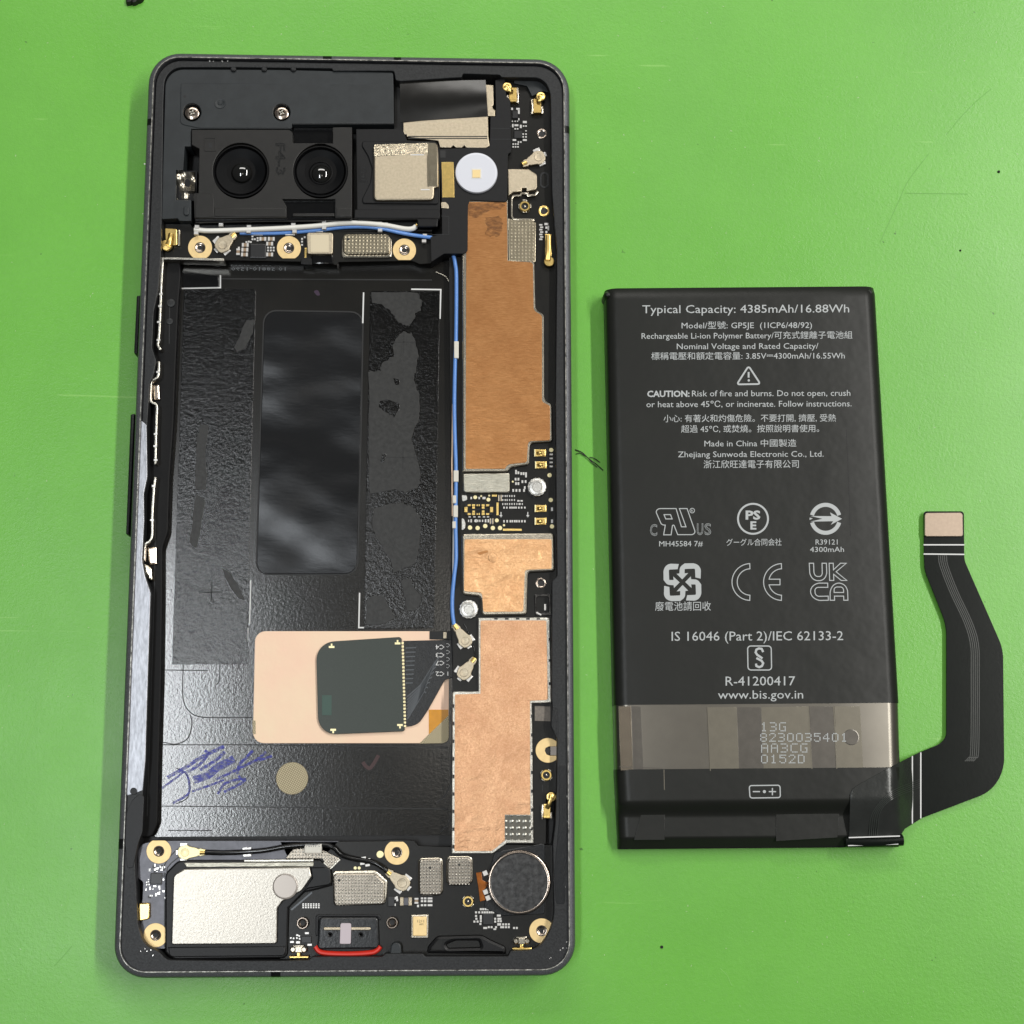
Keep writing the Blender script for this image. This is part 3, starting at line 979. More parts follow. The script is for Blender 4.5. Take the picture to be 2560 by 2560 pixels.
# window in the film with the under-display sensor
film = P('copper_film', tray, 'film', [(638, 1578, 26), (1122, 1578), (1122, 1858, 26), (632, 1858, 28)], zt, zt + 0.1, 0.03)
P('kapton_tab', tray, 'kapton', [(1072, 1774), (1121, 1774), (1121, 1800), (1072, 1836)], zt + 0.09, zt + 0.16, 0.02)
P('cloth_tape', tray, 'woven', [(1122, 1788), (1122, 1858, 16), (1048, 1859)], zt + 0.09, zt + 0.2, 0.03)
P('film_edge', tray, 'woven', [(631, 1800), (639, 1802), (639, 1835), (632, 1835)], zt + 0.09, zt + 0.15, 0.02)
P('film_end', tray, 'mid', [(1074, 1578), (1138, 1578), (1136, 1600), (1074, 1598)], zt + 0.05, zt + 0.3, 0.05)
P('film_end', tray, 'satin', [(1108, 1580), (1117, 1580), (1117, 1596), (1108, 1596)], zt + 0.25, zt + 0.36, 0.05)
sens = P('fingerprint_sensor', phone, 'sensor', [(790, 1606, 46), (1004, 1592, 8), (1012, 1828, 6), (796, 1837, 46)], zt + 0.1, zt + 0.62, 0.06)
P('sensor_patch', sens, 'sensorp', rrect(817, 1763, 24, 50), zt + 0.6, zt + 0.65, 0.02)
for i in range(25):
    t = i / 24
    comp('gold_dot', sens, 1006.5 + 6 * t, 1608 + 207 * t, 5.5, 5, zt + 0.61, 0.05)
for x, y, d in ((829, 1615, 1), (994, 1606, 1), (833, 1827, -1), (1000, 1815, -1)):
    P('alignment_mark', sens, 'palegold', [(x - 2, y - 6 * d), (x + 2, y - 6 * d), (x + 2, y), (x + 7, y), (x + 7, y + 5 * d), (x - 7, y + 5 * d), (x - 7, y), (x - 2, y)], zt + 0.61, zt + 0.66, 0)
sfx = P('sensor_flex', phone, 'flex', [(1009, 1602), (1140, 1599), (1140, 1690), (1112, 1700), (1070, 1775), (1048, 1808, 12), (1030, 1815), (1014, 1817)], zt + 0.1, zt + 0.45, 0.05)
zf_ = zt + 0.47
for i in range(9):
    y = 1612 + i * 11
    G().strip([(1014, y + 8), (1040 - i * 1.0, y + 7)], 3, zf_).obj('flex_trace', sfx, 'trace')
for i in range(8):
    o_ = i * 11
    G().strip([(1018, 1742 + o_ * 0.72), (1052 - i, 1712 + o_ * 0.55), (1088 - i * 4, 1655 + o_ * 0.95), (1100 - i * 5, 1640 + o_ * 1.2)], 3.2, zf_).obj('flex_trace', sfx, 'trace')
for y, t in ((1618, 'C4'), (1638, 'C3'), (1658, 'C7'), (1685, 'C2')):
    txt('printed_text', sfx, 'white', t, 1089, 1111, y + 6, z=zf_ + 0.02, h=12, spin=180, flipu=False, res=1)
for y, t in ((1614, 'C'), (1631, 'C'), (1649, 'C'), (1666, 'C'), (1685, '1')):
    txt('printed_text', sfx, 'white', t, 1116 if t == 'C' else 1118, 1125 if t == 'C' else 1121, y + 5, z=zf_ + 0.02, h=11, spin=180, res=1)

# ------------------------------------------------------------------ top bracket
brk = P('top_bracket', phone, 'bracket', [(414, 173, 46), (700, 174), (983, 181, 5), (985, 310), (728, 311), (728, 322), (478, 322), (478, 366), (462, 366), (458, 425), (440, 425), (440, 500), (478, 500), (478, 552), (448, 552), (444, 546), (404, 548)], 2.5, 6.45, 0.1,
        holes=[disc(480, 281, 22), disc(704, 281, 21)])
P('bracket_panel', brk, 'bracket', [(452, 207, 8), (984, 211), (984.5, 308), (730, 309), (730, 320), (498, 320), (450, 310, 10)], 6.4, 6.58, 0.1, holes=[disc(480, 281, 23), disc(704, 281, 22)])
for x in (480, 704):
    g = G().lathe(x, 281, [(19, 4.5), (19, 5.6), (17.5, 5.9), (12, 6.05), (8, 6.05), (6, 5.7), (2, 5.6)], n=28)
    for a in (0.4, 0.4 + math.pi / 2):
        g.plate(rrect(x, 281, 14, 3.4, a), 5.6, 6.07, 0, m=1)
    g.obj('screw', brk, ['steel', 'edge'])
lath('moulded_peg', brk, 'bracket', 550, 257, [(15, 6.55), (14.5, 6.66), (11, 6.68), (9, 6.6), (6, 6.6), (5, 6.7), (2, 6.72)], n=24)
lath('pin_hole', brk, 'groove', 462, 241, [(4.2, 6.55), (4, 6.585)], n=12)
P('bracket_nub', brk, 'bracket', [(459, 515, 6), (472, 515, 6), (472, 538, 6), (459, 538, 6)], 6.4, 6.75, 0.12)
P('foil_socket', phone, 'black', [(436, 426, 4), (494, 426, 4), (492, 502, 4), (436, 502, 4)], 2.5, 5.2, 0.1)
g = G()
nx, ny = 8, 10
for j in range(ny + 1):
    for i in range(nx + 1):
        x, y = 442 + 46 * i / nx - 1.5 * j / ny, 430 + 68 * j / ny
        z = 5.5 + 0.35 * math.sin(j * 0.75 + i * 0.35) + 0.22 * math.cos(i * 1.1 - j * 0.5) - (0.5 if j > 7 else 0)
        g.v.append(tuple(U(x, y, z)))
for j in range(ny):
    for i in range(nx):
        a = j * (nx + 1) + i
        g.face((a, a + nx + 1, a + nx + 2, a + 1))
g.obj('crumpled_foil', phone, 'silver')

# ------------------------------------------------------------------ twin camera
cam = P('camera_module', phone, 'camera', [(479, 324), (722, 324), (731, 330), (731, 358), (832, 358), (832, 318), (880, 318), (880, 543), (838, 543), (838, 498), (706, 498), (716, 515), (716, 543), (486, 545), (484, 483), (496, 482), (498, 372), (479, 362)], 2.5, 7.0, 0.1,
        holes=[disc(602, 427, 70, 48), disc(801, 428, 68, 48)])
P('camera_base', phone, 'gloss', [(484, 483), (880, 483), (880, 550), (486, 556)], 2.5, 6.3, 0.2, r=3)
P('camera_base', phone, 'gloss', [(729, 318), (834, 318), (834, 362), (729, 362)], 2.5, 5.2, 0.2, r=3)
P('camera_step', cam, 'camera', [(490, 484, 3), (533, 484, 3), (535, 517), (534, 542), (488, 543)], 6.95, 7.12, 0.08)
P('camera_step', cam, 'camera', [(536, 520), (714, 520), (714, 541), (536, 541)], 6.95, 7.12, 0.1)
P('camera_step', cam, 'camera', [(841, 520), (878, 520), (878, 541), (841, 541)], 6.95, 7.12, 0.1)
P('camera_recess_bar', cam, 'camera', [(732, 533), (836, 533), (836, 540), (732, 540)], 6.3, 6.9, 0.1)
G().plate(rp([(510, 343, 3), (540, 343, 3), (540, 378, 3), (510, 378, 3)]), 6.95, 7.08, 0.04, holes=[rect(513, 346, 537, 375)]).obj('number_box', cam, 'camera')
txt('embossed_text', cam, 'ledge', 'F4-3', 662, 742, 410, z=7.03, h=24, spin=90, res=1, outline=0.025)
txt('embossed_text', cam, 'ledge', '1', 522, 530, 370, z=7.03, h=14, res=1)
for cx, cy, rr, tele in ((602, 427, 70, 0), (801, 428, 68, 1)):
    lath('lens_barrel', cam, 'barrel', cx, cy, [(rr + 0.5, 5.0), (rr + 0.5, 6.7), (rr - 1, 6.98), (rr - 4, 7.0), (rr - 7, 6.6), (rr - 10, 6.3), (rr - 14, 6.2)], n=64)
    rin = 30 if not tele else 34
    lath('lens_bowl', cam, 'bowl', cx, cy, [(rr - 9, 6.5), (rr - 14, 6.42), (rin + 6, 6.2), (rin, 6.1)], n=64)
    if tele:
        lath('lens_ring', cam, 'barrel', cx + 1, cy + 3, [(31, 6.1), (30, 6.35), (27.5, 6.4), (26.5, 6.25), (24, 6.22)], n=48)
    Rd, Hd = (27, 1.15) if not tele else (24.5, 0.85)
    lath('lens_element', cam, 'lens2', cx + 1, cy + (0 if not tele else 3), [(Rd * math.cos(k_ * math.pi / 2 / 14), 6.08 + Hd * math.sin(k_ * math.pi / 2 / 14)) for k_ in range(14)] + [(0.6, 6.08 + Hd)], n=48)

# ------------------------------------------------------------------ square camera beside it
tele = P('camera_cover', phone, 'matte', [(890, 322), (1006, 322), (1014, 340), (1018, 350), (1090, 354, 8), (1100, 372), (1100, 548), (892, 549, 5)], 2.5, 6.2, 0.15)
P('cover_rim', tele, 'matte', [(905, 352, 14), (1092, 352, 10), (1098, 372), (1096, 510, 6), (906, 508, 6), (906, 495), (926, 455), (930, 420), (920, 390), (905, 365)], 6.1, 6.5, 0.15)
P('cover_step', tele, 'matte', [(886, 523, 4), (1100, 523, 4), (1100, 545), (886, 545)], 6.1, 6.4, 0.15)
P('cover_tab', tele, 'black', [(1042, 546, 4), (1096, 546, 4), (1094, 567, 4), (1044, 567, 4)], 6.1, 6.6, 0.2)
tp = P('square_lens_plate', tele, 'satin', [(934, 361, 5), (1092, 356, 8), (1096, 380), (1096, 467), (1086, 469), (1085, 500, 12), (934, 501, 12)], 6.4, 7.15, 0.28)
P('rough_strip', tele, 'rough', [(935, 361, 5), (1070, 357), (1070, 384), (935, 391)], 7.12, 7.2, 0.03)
P('mesh_strip', tele, 'mesh', [(1071, 357), (1091, 357, 6), (1094, 380), (1094, 466), (1068, 466), (1067, 390), (1070, 384)], 7.12, 7.2, 0.03)
for ln in ([(1026, 387), (1060, 387)], [(1052, 474), (1074, 474)]):
    G().strip(ln, 2.6, 7.18).obj('print_dash', tele, 'white')
P('number_box', tele, 'black', [(897, 413), (918, 413), (917, 455), (896, 455)], 6.15, 6.24, 0.02)
txt('embossed_text', tele, 'ledge', '14-1-2', 890, 924, 438, z=6.27, h=10, spin=-90, res=1)

# ------------------------------------------------------------------ top right: flap, flash, black sheet
spk = P('earpiece_plate', phone, 'satin', [(1008, 306), (1100, 296), (1220, 288), (1221, 340), (1224, 364), (1214, 370), (1166, 369), (1161, 363), (1155, 369), (1140, 369), (1133, 363), (1128, 369), (1100, 368), (1096, 352), (1018, 342), (1016, 336), (1008, 336)], 2.5, 6.05, 0.12)
for dy in (0, 5):
    G().strip([(1020, 341 + dy), (1218, 341 + dy)], 2.2, 6.09).obj('pressed_line', spk, 'groove')
P('earpiece_strip', phone, 'satin', [(1213, 211), (1233, 213), (1234, 262), (1230, 266), (1233, 272), (1238, 276), (1237, 290), (1219, 290)], 2.5, 6.05, 0.08)
g = G()
nx, ny = 14, 10
for j in range(ny + 1):
    for i in range(nx + 1):
        u, v = i / nx, j / ny
        x = 1000 + u * (214 + 6 * v)
        y = (203 - 3 * u) + v * (102 - 11 * u)
        z = 6.35 + 0.5 * math.sin(math.pi * v) * (0.4 + 0.6 * u) - 0.25 * v
        g.v.append(tuple(U(x, y, z)))
for j in range(ny):
    for i in range(nx):
        a = j * (nx + 1) + i
        g.face((a, a + nx + 1, a + nx + 2, a + 1))
g.obj('black_film_flap', phone, 'cbent')
P('earpiece_shadow_gap', phone, 'groove', [(986, 200), (1002, 203), (1010, 340), (986, 340)], 2.0, 4.0, 0)
sheet = P('black_sheet', phone, 'matte', [(1238, 200), (1262, 196), (1266, 240), (1276, 250), (1278, 380), (1270, 384), (1268, 505, 8), (1174, 500), (1170, 515), (1169, 628, 6), (1160, 634), (1110, 634), (1078, 655), (1076, 592), (1105, 585), (1104, 500), (1098, 372), (1224, 368), (1226, 292), (1240, 290)], 2.5, 5.9, 0.06, r=3)
for ln in ([(1228, 321), (1274, 321)], [(1226, 348), (1276, 348)], [(1103, 540), (1122, 541), (1122, 586), (1080, 587)]):
    G().strip(ln, 1.8, 5.93).obj('sheet_crease', sheet, 'ledge')
P('sheet_window', sheet, 'groove', [(1100, 376), (1114, 376), (1114, 394), (1100, 394)], 5.8, 5.93, 0)
P('gold_plate', sheet, 'gold', [(1104, 405), (1134, 405), (1136, 493), (1106, 493)], 5.85, 6.0, 0.03)
lath('flash_diffuser', sheet, 'ledw', 1191, 431, [(53, 5.85), (53, 6.25), (51.5, 6.4), (47, 6.45)], n=64)
P('led_frame', sheet, 'white', rrect(1191, 434, 26, 26), 6.44, 6.5, 0.02)
P('led_chip', sheet, 'ledy', rrect(1191, 434, 20, 20), 6.49, 6.6, 0.03)
P('silver_clip', sheet, 'satin', [(1102, 505, 4), (1114, 505), (1122, 512, 5), (1122, 521), (1104, 520)], 5.85, 6.05, 0.05)


def gold_clip(parent, x, y, tipx, tipy, wd, ht, arm=True):
    """spring contact: folded gold body with side wings and a round tip"""
    g = G()
    g.plate(rp(rrect(x, y, wd, ht), 2), 4.8, 5.5, 0.1)
    g.plate(rp(rrect(x, y + ht * 0.42, wd * 0.95, ht * 0.16), 1), 4.8, 5.75, 0.08)
    g.tube([(x, y - ht * 0.2, 5.55), ((x + tipx) / 2, (y + tipy) / 2, 5.9), (tipx, tipy, 6.0)], 0.36, flat=0.35)
    g.lathe(tipx, tipy, [(12.5, 5.6), (12.5, 5.85), (11, 5.98), (6, 6.0), (4, 6.1), (1, 6.12)], n=24)
    for sx in (-1, 1):
        g.plate(rrect(x + sx * wd * 0.62, y + ht * (0.3 if sx * (tipx - x) > 0 else 0.05), 5, ht * (0.5 if sx * (tipx - x) > 0 else 1.05)), 4.8, 5.5, 0.12, m=1)
    return g.obj('gold_spring_contact', parent, ['gold', 'silver'])


# ------------------------------------------------------------------ main board
PCB = [(1262, 200), (1376, 196), (1388, 260), (1398, 690), (1398, 1460), (1384, 1470), (1384, 1800), (1400, 1850), (1400, 1975), (1365, 2000), (1365, 2110), (1132, 2112), (1131, 1740), (1133, 1480), (1150, 1460), (1152, 640), (1170, 500), (1262, 380)]
board = P('main_board', phone, 'pcb', PCB, 2.2, 4.8, 0.04)
ZB = 4.8
chan = P('cable_channel', phone, 'black', [(1122, 640), (1162, 640), (1160, 1560), (1140, 1600), (1150, 1735), (1134, 1735), (1126, 1560), (1128, 1300)], 2.0, 4.0, 0.1)
G().strip([(1132, 1010), (1130, 1150), (1131, 1290)], 3.2, 4.04).obj('copper_edge', chan, 'film')
gold_clip(board, 1282, 236, 1268, 216, 20, 36)
gold_clip(board, 1343, 264, 1352, 240, 20, 36)
g = G().plate(rect(1363, 585, 1379, 640), 4.9, 5.5, 0.1).lathe(1373, 653, [(13.5, 5.3), (13.5, 5.6), (12, 5.75), (3, 5.78)], n=24)
g.tube([(1371, 588, 5.55), (1371, 630, 5.75), (1369, 650, 5.95)], 0.5, flat=0.3)
g.obj('gold_spring_contact', board, ['gold'])


def ring_hole(parent, x, y, r, mat='steel', z=ZB):
    return lath('screw_hole', parent, [mat, 'groove'], x, y, [(r, z), (r, z + 0.1), (r - 1.5, z + 0.14), (r * 0.72, z + 0.12), (r * 0.62, z + 0.06), (r * 0.3, z + 0.05)], n=24, mi=[0, 0, 0, 0, 1, 1])


ring_hole(board, 1355, 334, 13)
ring_hole(board, 1360, 527, 14, 'gold')
ring_hole(board, 1352, 1458, 13)
lath('board_boss', board, 'black', 1334, 216, [(14, ZB), (13, 5.2), (10, 5.3)], n=20)
P('board_bracket', board, 'bracket', [(1284, 194), (1350, 194, 20), (1372, 225, 15), (1376, 232), (1358, 228), (1330, 240), (1318, 215), (1286, 208)], ZB, 5.4, 0.1)
P('slot_hole', board, ['ledge'], [(1350, 430, 11), (1372, 430, 11), (1372, 470, 11), (1350, 470, 11)], ZB, ZB + 0.08, 0.02, holes=[rp([(1354, 434, 9), (1368, 434, 9), (1368, 466, 9), (1354, 466, 9)])])

# tall silver bracket and dimpled cover beside the copper
P('silver_plate', board, 'satin', [(1270, 422), (1322, 422), (1343, 436, 4), (1343, 474, 8), (1316, 478), (1316, 470), (1305, 470), (1305, 478), (1284, 480), (1270, 490)], ZB, 5.75, 0.2)
P('silver_rim', board, 'silver', rib([(1345, 478), (1338, 487), (1320, 489), (1320, 483), (1304, 483), (1300, 488), (1284, 489), (1279, 496), (1279, 540), (1284, 547), (1336, 549)], 5), ZB, 5.5, 0.12)
P('dimpled_cover', board, 'dots', [(1270, 545), (1282, 549), (1332, 549, 8), (1340, 558), (1339, 655), (1272, 653)], ZB, 5.62, 0.12)


def coax_socket(parent, x, y, ang=0.0, z=ZB):
    g = G()
    for a in range(4):
        th = ang + a * math.pi / 2
        g.plate(rrect(x + 13 * math.cos(th), y + 13 * math.sin(th), 10, 6, th + math.pi / 2), z, z + 0.35, 0.05, m=1)
    g.lathe(x, y, [(14, z), (14, z + 0.5), (12.5, z + 0.62), (9, z + 0.62), (8, z + 0.3), (4, z + 0.3)], n=28, mi=[0, 0, 0, 0, 2, 2])
    g.lathe(x, y, [(3, z + 0.3), (2.6, z + 0.6), (1, z + 0.66)], n=12, mi=[1, 1, 1])
    return g.obj('coax_socket', parent, ['gold', 'silver', 'groove'])


def coax_plug(parent, hx, hy, tx, ty, r=19, z=ZB, mat='satin', back=None):
    """plugged coax: round cap on its solder frame with a crimped tail towards (tx, ty)"""
    g = G()
    d = Vector((tx - hx, ty - hy)).normalized()
    p = Vector((-d.y, d.x))
    H = Vector((hx, hy))
    T = Vector((tx, ty))
    for sgn in (-1, 1):
        q_ = H + p * sgn * r * 0.95 - d * 3
        g.plate(rrect(q_.x, q_.y, r * 0.9, r * 0.42, math.atan2(d.y, d.x)), z, z + 0.35, 0.06, m=1)
    q_ = H - d * r * 0.95
    g.plate(rrect(q_.x, q_.y, r * 0.35, r * 0.6, math.atan2(d.y, d.x)), z, z + 0.3, 0.05, m=1)
    pts = []
    for a in range(13):
        th = math.pi * (0.30 + 1.40 * a / 12)
        v = H + (d * math.cos(th) + p * math.sin(th)) * r * (0.92 + 0.05 * math.cos(5 * th))
        pts.append(tuple(v))
    L_ = (T - H).length
    for s_, wv in ((0.55, 0.55), (0.66, 0.42), (0.74, 0.5)):
        pts.append(tuple(H + d * L_ * s_ - p * r * wv))
    pts.append(tuple(T - p * r * 0.34))
    pts.append(tuple(T + p * r * 0.34))
    for s_, wv in ((0.74, 0.5), (0.66, 0.42), (0.55, 0.55)):
        pts.append(tuple(H + d * L_ * s_ + p * r * wv))
    g.plate(pts, z + 0.1, z + 0.72, 0.1)
    g.lathe(hx, hy, [(r * 0.55, z + 0.7), (r * 0.5, z + 0.78), (r * 0.2, z + 0.74)], n=18)
    q1 = H.lerp(T, 0.72)
    g.tube([(q1.x, q1.y, z + 0.62), (tx, ty, z + 0.55)], 0.42, m=2, flat=0.7)
    return g.obj('coax_plug', parent, [mat, 'tin', 'gold'])


coax_socket(board, 1312, 515, 0)
coax_socket(board, 1366, 1938, 0.6)
coax_plug(board, 1346, 393, 1306, 411, 19)
coax_plug(board, 1163, 1602, 1136, 1562, 19)
coax_plug(board, 1160, 1682, 1187, 1645, 20)

# shield cans with copper foil on top
C1 = [(1166, 505), (1267, 505), (1269, 652), (1332, 656, 6), (1334, 776, 8), (1355, 788, 6), (1355, 1004, 6), (1375, 1014, 5), (1375, 1101, 4), (1320, 1103, 9), (1317, 1156, 6), (1270, 1161, 6), (1262, 1172), (1164, 1172)]
C1o = [(1156, 500), (1270, 500), (1271, 650), (1336, 652, 6), (1339, 774, 9), (1360, 785, 7), (1361, 1001, 9), (1380, 1010, 8), (1382, 1104, 9), (1325, 1108, 9), (1323, 1162, 8), (1278, 1168, 8), (1268, 1180, 5), (1156, 1181, 4)]
can = P('shield_can', board, 'silver', C1o, ZB, 5.6, 0.22)
cu = P('copper_sheet', board, 'copper', C1, 5.58, 5.68, 0.03)
G().flat(jag([(1212, 545), (1248, 538), (1255, 560), (1252, 585), (1235, 592), (1212, 590), (1216, 565)], 4, 3), 5.7).obj('tarnish_spot', board, 'stain')
G().flat(jag([(1172, 506), (1210, 512), (1240, 506), (1262, 512), (1250, 522), (1215, 530), (1190, 545), (1172, 540)], 3, 3), 5.7).obj('tarnish_spot', board, 'stain')
P('shield_can', board, 'brushed', [(1157, 1184, 3), (1274, 1182, 4), (1275, 1232, 9), (1158, 1232, 10)], ZB, 5.5, 0.2)
C2o = [(1154, 1334, 9), (1386, 1332, 10), (1388, 1428, 9), (1320, 1431, 8), (1317, 1538, 9), (1204, 1540, 9), (1201, 1492, 8), (1155, 1487, 8)]
C2 = [(1161, 1348, 4), (1379, 1348, 4), (1379, 1422, 3), (1312, 1425, 7), (1308, 1529, 5), (1208, 1530, 6), (1205, 1482, 7), (1160, 1478, 4)]
P('shield_can', board, 'silver', C2o, ZB, 5.6, 0.3)
P('copper_sheet', board, 'copper2', C2, 5.58, 5.68, 0.03)
P('crease_reflection', board, 'copper', [(1192, 1382, 3), (1218, 1375, 6), (1222, 1380, 4), (1198, 1388, 4)], 5.66, 5.71, 0.01)  # dark reflection along a wrinkle, laid on as browner copper
P('copper_blister', board, 'copper2', disc(1232, 1394, 12, 16), 5.66, 5.78, 0.08)
C3o = [(1196, 1544), (1374, 1544), (1378, 1757), (1330, 1758), (1332, 1950), (1334, 2108), (1268, 2108), (1232, 2134), (1129, 2134), (1131, 1733), (1134, 1729), (1196, 1728)]
C3 = [(1201, 1551, 5), (1366, 1551, 5), (1370, 1750, 6), (1325, 1752, 2), (1326, 2037), (1262, 2037), (1262, 2101), (1230, 2128, 5), (1136, 2128, 3), (1137, 1736, 3), (1201, 1734)]
P('shield_can', board, 'edge', C3o, ZB, 5.55, 0.12)
P('copper_sheet', board, 'copper3', C3, 5.53, 5.66, 0.03)
P('dimpled_cover', board, 'dotsd', [(1262.5, 2038), (1327, 2038), (1328, 2101), (1262.5, 2101)], 5.5, 5.62, 0.03)
for i in range(9):
    comp('rim_clip', board, 1133.5, 1765 + i * 44, 5, 9, 5.5, 0.09)
for i in range(7):
    comp('rim_clip', board, 1330, 1790 + i * 47, 5, 8, 5.5, 0.09)
for y in (1598, 1651, 1709):
    comp('rim_clip', board, 1374.5, y, 6, 7, 5.5, 0.09)
for x in (1240, 1267, 1294, 1320, 1346):
    comp('rim_clip', board, x, 1547, 9, 4, 5.5, 0.09)
for x, y in ((1343, 1217), (1172, 1523)):
    g = G().lathe(x, y, [(24, ZB), (24, 5.5), (22.5, 5.62)], n=84, lobes=14, lob=0.03)
    g.lathe(x, y, [(21.5, 5.6), (20, 5.66), (12, 5.66), (9, 5.5), (6.5, 5.4)], n=28, mi=[0, 0, 0, 0, 1])
    g.obj('knurled_standoff', board, ['knurl', 'stain'])
for x, y in ((1350, 1132), (1352, 1162), (1351, 1271), (1351, 1303)):
    g = G().plate(rrect(x, y, 29, 17), ZB, 5.1, 0.06).plate(rrect(x + 7, y, 13, 13), 5.05, 5.3, 0.08)
    g.tube([(x - 8, y, 5.15), (x - 2, y, 5.42), (x + 5, y, 5.25)], 0.26, flat=0.5).plate(rrect(x - 13, y, 3, 18), ZB, 5.25, 0.04, m=1)
    g.obj('gold_spring_pad', board, ['gold', 'palegold'])
for x, y, d in ((1378, 1125, 11), (1374, 1188, 11), (1377, 1250, 11), (1380, 1316, 11), (1175, 1319, 11), (1194, 1320, 11), (1213, 1315, 11), (1232, 1320, 11), (1250, 1320, 11), (1242, 1301, 10), (1188, 1243, 10), (1221, 1249, 10), (1282, 1204, 5), (1260, 1313, 6), (1203, 1240, 5), (1223, 1239, 5)):
    comp('test_pad', board, x, y, d, d, ZB, 0.06)
for x, y, a, b in ((1243.5, 1272, 5, 32), (1281, 1324.5, 47, 5), (1236, 1239, 12, 5)):
    comp('contact_pin', board, x, y, a, b, ZB, 0.06)
for pts in ([(1154, 1238), (1167, 1238), (1168, 1250), (1156, 1254)], [(1154, 1295), (1160, 1297), (1164, 1310), (1162, 1322), (1154, 1326)]):
    P('solder_tab', board, 'knurl', pts, ZB, ZB + 0.12, 0.04, r=3)
# battery socket
sk = G().plate(rp([(1162, 1259, 4), (1232, 1259, 4), (1232, 1289, 4), (1162, 1289, 4)]), ZB, 5.2, 0.05, holes=[rect(1170, 1266, 1224, 1282)])
sk.plate(rrect(1197, 1274, 40, 5), ZB, 5.15, 0.04)
skt = sk.obj('battery_socket', board, 'flex')
for i, x in enumerate((1173, 1184, 1193, 1198, 1208, 1219)):
    for y in (1263, 1285):
        comp('contact_pin', board, x, y, 8 if i in (0, 1, 4, 5) else 3, 5, 5.1, 0.2)
for x in (1184, 1208):
    for y in (1269, 1279):
        comp('contact_pin', board, x, y, 7, 6, 4.9, 0.3)
for x in (1165, 1229):
    comp('contact_pin', board, x, 1274, 8, 14, 5.1, 0.25)
# passives, in rows as they are mounted
RX = lambda kind, par, xs, y, a, b, z=ZB, h=0.2: [comp(kind, par, x, y, a, b, z, h) for x in xs]
for y, xs in ((1182, (1290, 1296)), (1184, (1303, 1309, 1315)), (1198, (1289, 1296)), (1204, (1306, 1314)), (1209, (1290, 1296)), (1226, (1283, 1291, 1299, 1310)), (1178, (1290,)), (1190, (1315,)), (1219, (1312,))):
    RX('solder_pad', board, xs, y, 4.5, 7)
for y in (1240, 1250, 1260):
    RX('resistor', board, (1260, 1271, 1283), y, 9, 5)
RX('resistor', board, (1295, 1303), 1260, 8, 5)
RX('solder_pad', board, (1296, 1304), 1252, 6, 4)
RX('solder_pad', board, (1260, 1267, 1275, 1280, 1285, 1290, 1297, 1304, 1312), 1269, 4, 5)
RX('solder_pad', board, (1260, 1268, 1276, 1281, 1287, 1292, 1298, 1305, 1312), 1303, 4, 6)
RX('solder_pad', board, (1174, 1186, 1198, 1210, 1220), 1292, 6, 3)
RX('resistor', board, (1175, 1191, 1203), 1302, 10, 6)
RX('solder_pad', board, (1178, 1190, 1214, 1221), 1302, 4, 8)
RX('solder_pad', board, (1178, 1198, 1208, 1212), 1245, 4, 6)
comp('inductor', board, 1250, 1245, 9, 17, ZB, 0.3)
comp('inductor', board, 1229, 1303, 9, 15, ZB, 0.3)
for x in (1252.5, 1319.5):
    G().strip([(x, 1280), (x, 1292)], 2, ZB + 0.03).strip([(x - 3, 1288), (x, 1292), (x + 3, 1288)], 2, ZB + 0.03).obj('white_arrow', board, 'white')
for y in (1136, 1146, 1156, 1166):
    comp('solder_pad', board, 1378, y, 8, 4, ZB, 0.08)
for y in (1273, 1303):
    comp('white_mark', board, 1380, y, 5, 9, ZB, 0.05)
# top right parts
for y, xs, a, b in ((272, (1280,), 5, 6), (272, (1295,), 9, 5), (280, (1297,), 5, 10), (298, (1297,), 3, 6), (303, (1281, 1288, 1294), 3, 3), (305, (1312,), 10, 6), (314, (1282,), 4, 9), (313, (1291,), 10, 5), (316, (1302,), 5, 9), (315, (1309, 1315), 4, 4), (322, (1288, 1294), 4, 4),
                    (327, (1315,), 4, 3), (335, (1308, 1315), 4, 4), (342, (1308, 1315), 4, 4), (350, (1312,), 10, 5), (350, (1286,), 9, 5), (355, (1296, 1302), 4, 4), (360, (1283, 1289, 1295), 4, 4), (367, (1283, 1289, 1295), 4, 4)):
    RX('solder_pad', board, xs, y, a, b)
comp('chip', board, 1288, 286, 14, 20, ZB, 0.3)
comp('chip', board, 1295, 336, 20, 20, ZB, 0.3)
for i in range(7):
    comp('solder_pad', board, 1352 + (i % 2) * 2, 562 + i * 6, 8, 4, ZB, 0.2)
for y, a in ((560, 10), (569, 5), (580, 5)):
    comp('solder_pad', board, 1366, y, a, 6, ZB, 0.2)
comp('solder_pad', board, 1371, 570, 4, 12, ZB, 0.2)
# right-hand column beside the lower shield
ring = [(1370 + 31 * math.cos(a), 1876 + 31 * math.sin(a)) for a in [math.radians(k) for k in range(42, 320, 8)]] + [(1391, 1866), (1372, 1866), (1364, 1870), (1362, 1877), (1366, 1886), (1374, 1889), (1391, 1889)]
P('ground_ring', board, 'goldpad', ring, ZB, 4.95, 0.04)
lath('screw_hole', board, 'groove', 1368, 1877, [(9, ZB), (8.5, 4.9)], n=20)
P('ground_tab', board, 'clear', [(1376, 1866), (1392, 1866), (1392, 1888), (1376, 1888)], ZB, 4.9, 0.03)
P('printed_patch', board, 'coded', [(1337, 1765), (1376, 1766), (1376, 1803), (1337, 1802)], ZB, ZB + 0.04, 0)
gold_clip(board, 1367, 2028, 1378, 1992, 18, 36)
G().strip([(1356, 1962), (1356, 1980)], 2, ZB + 0.03).obj('board_line', board, 'ledge')
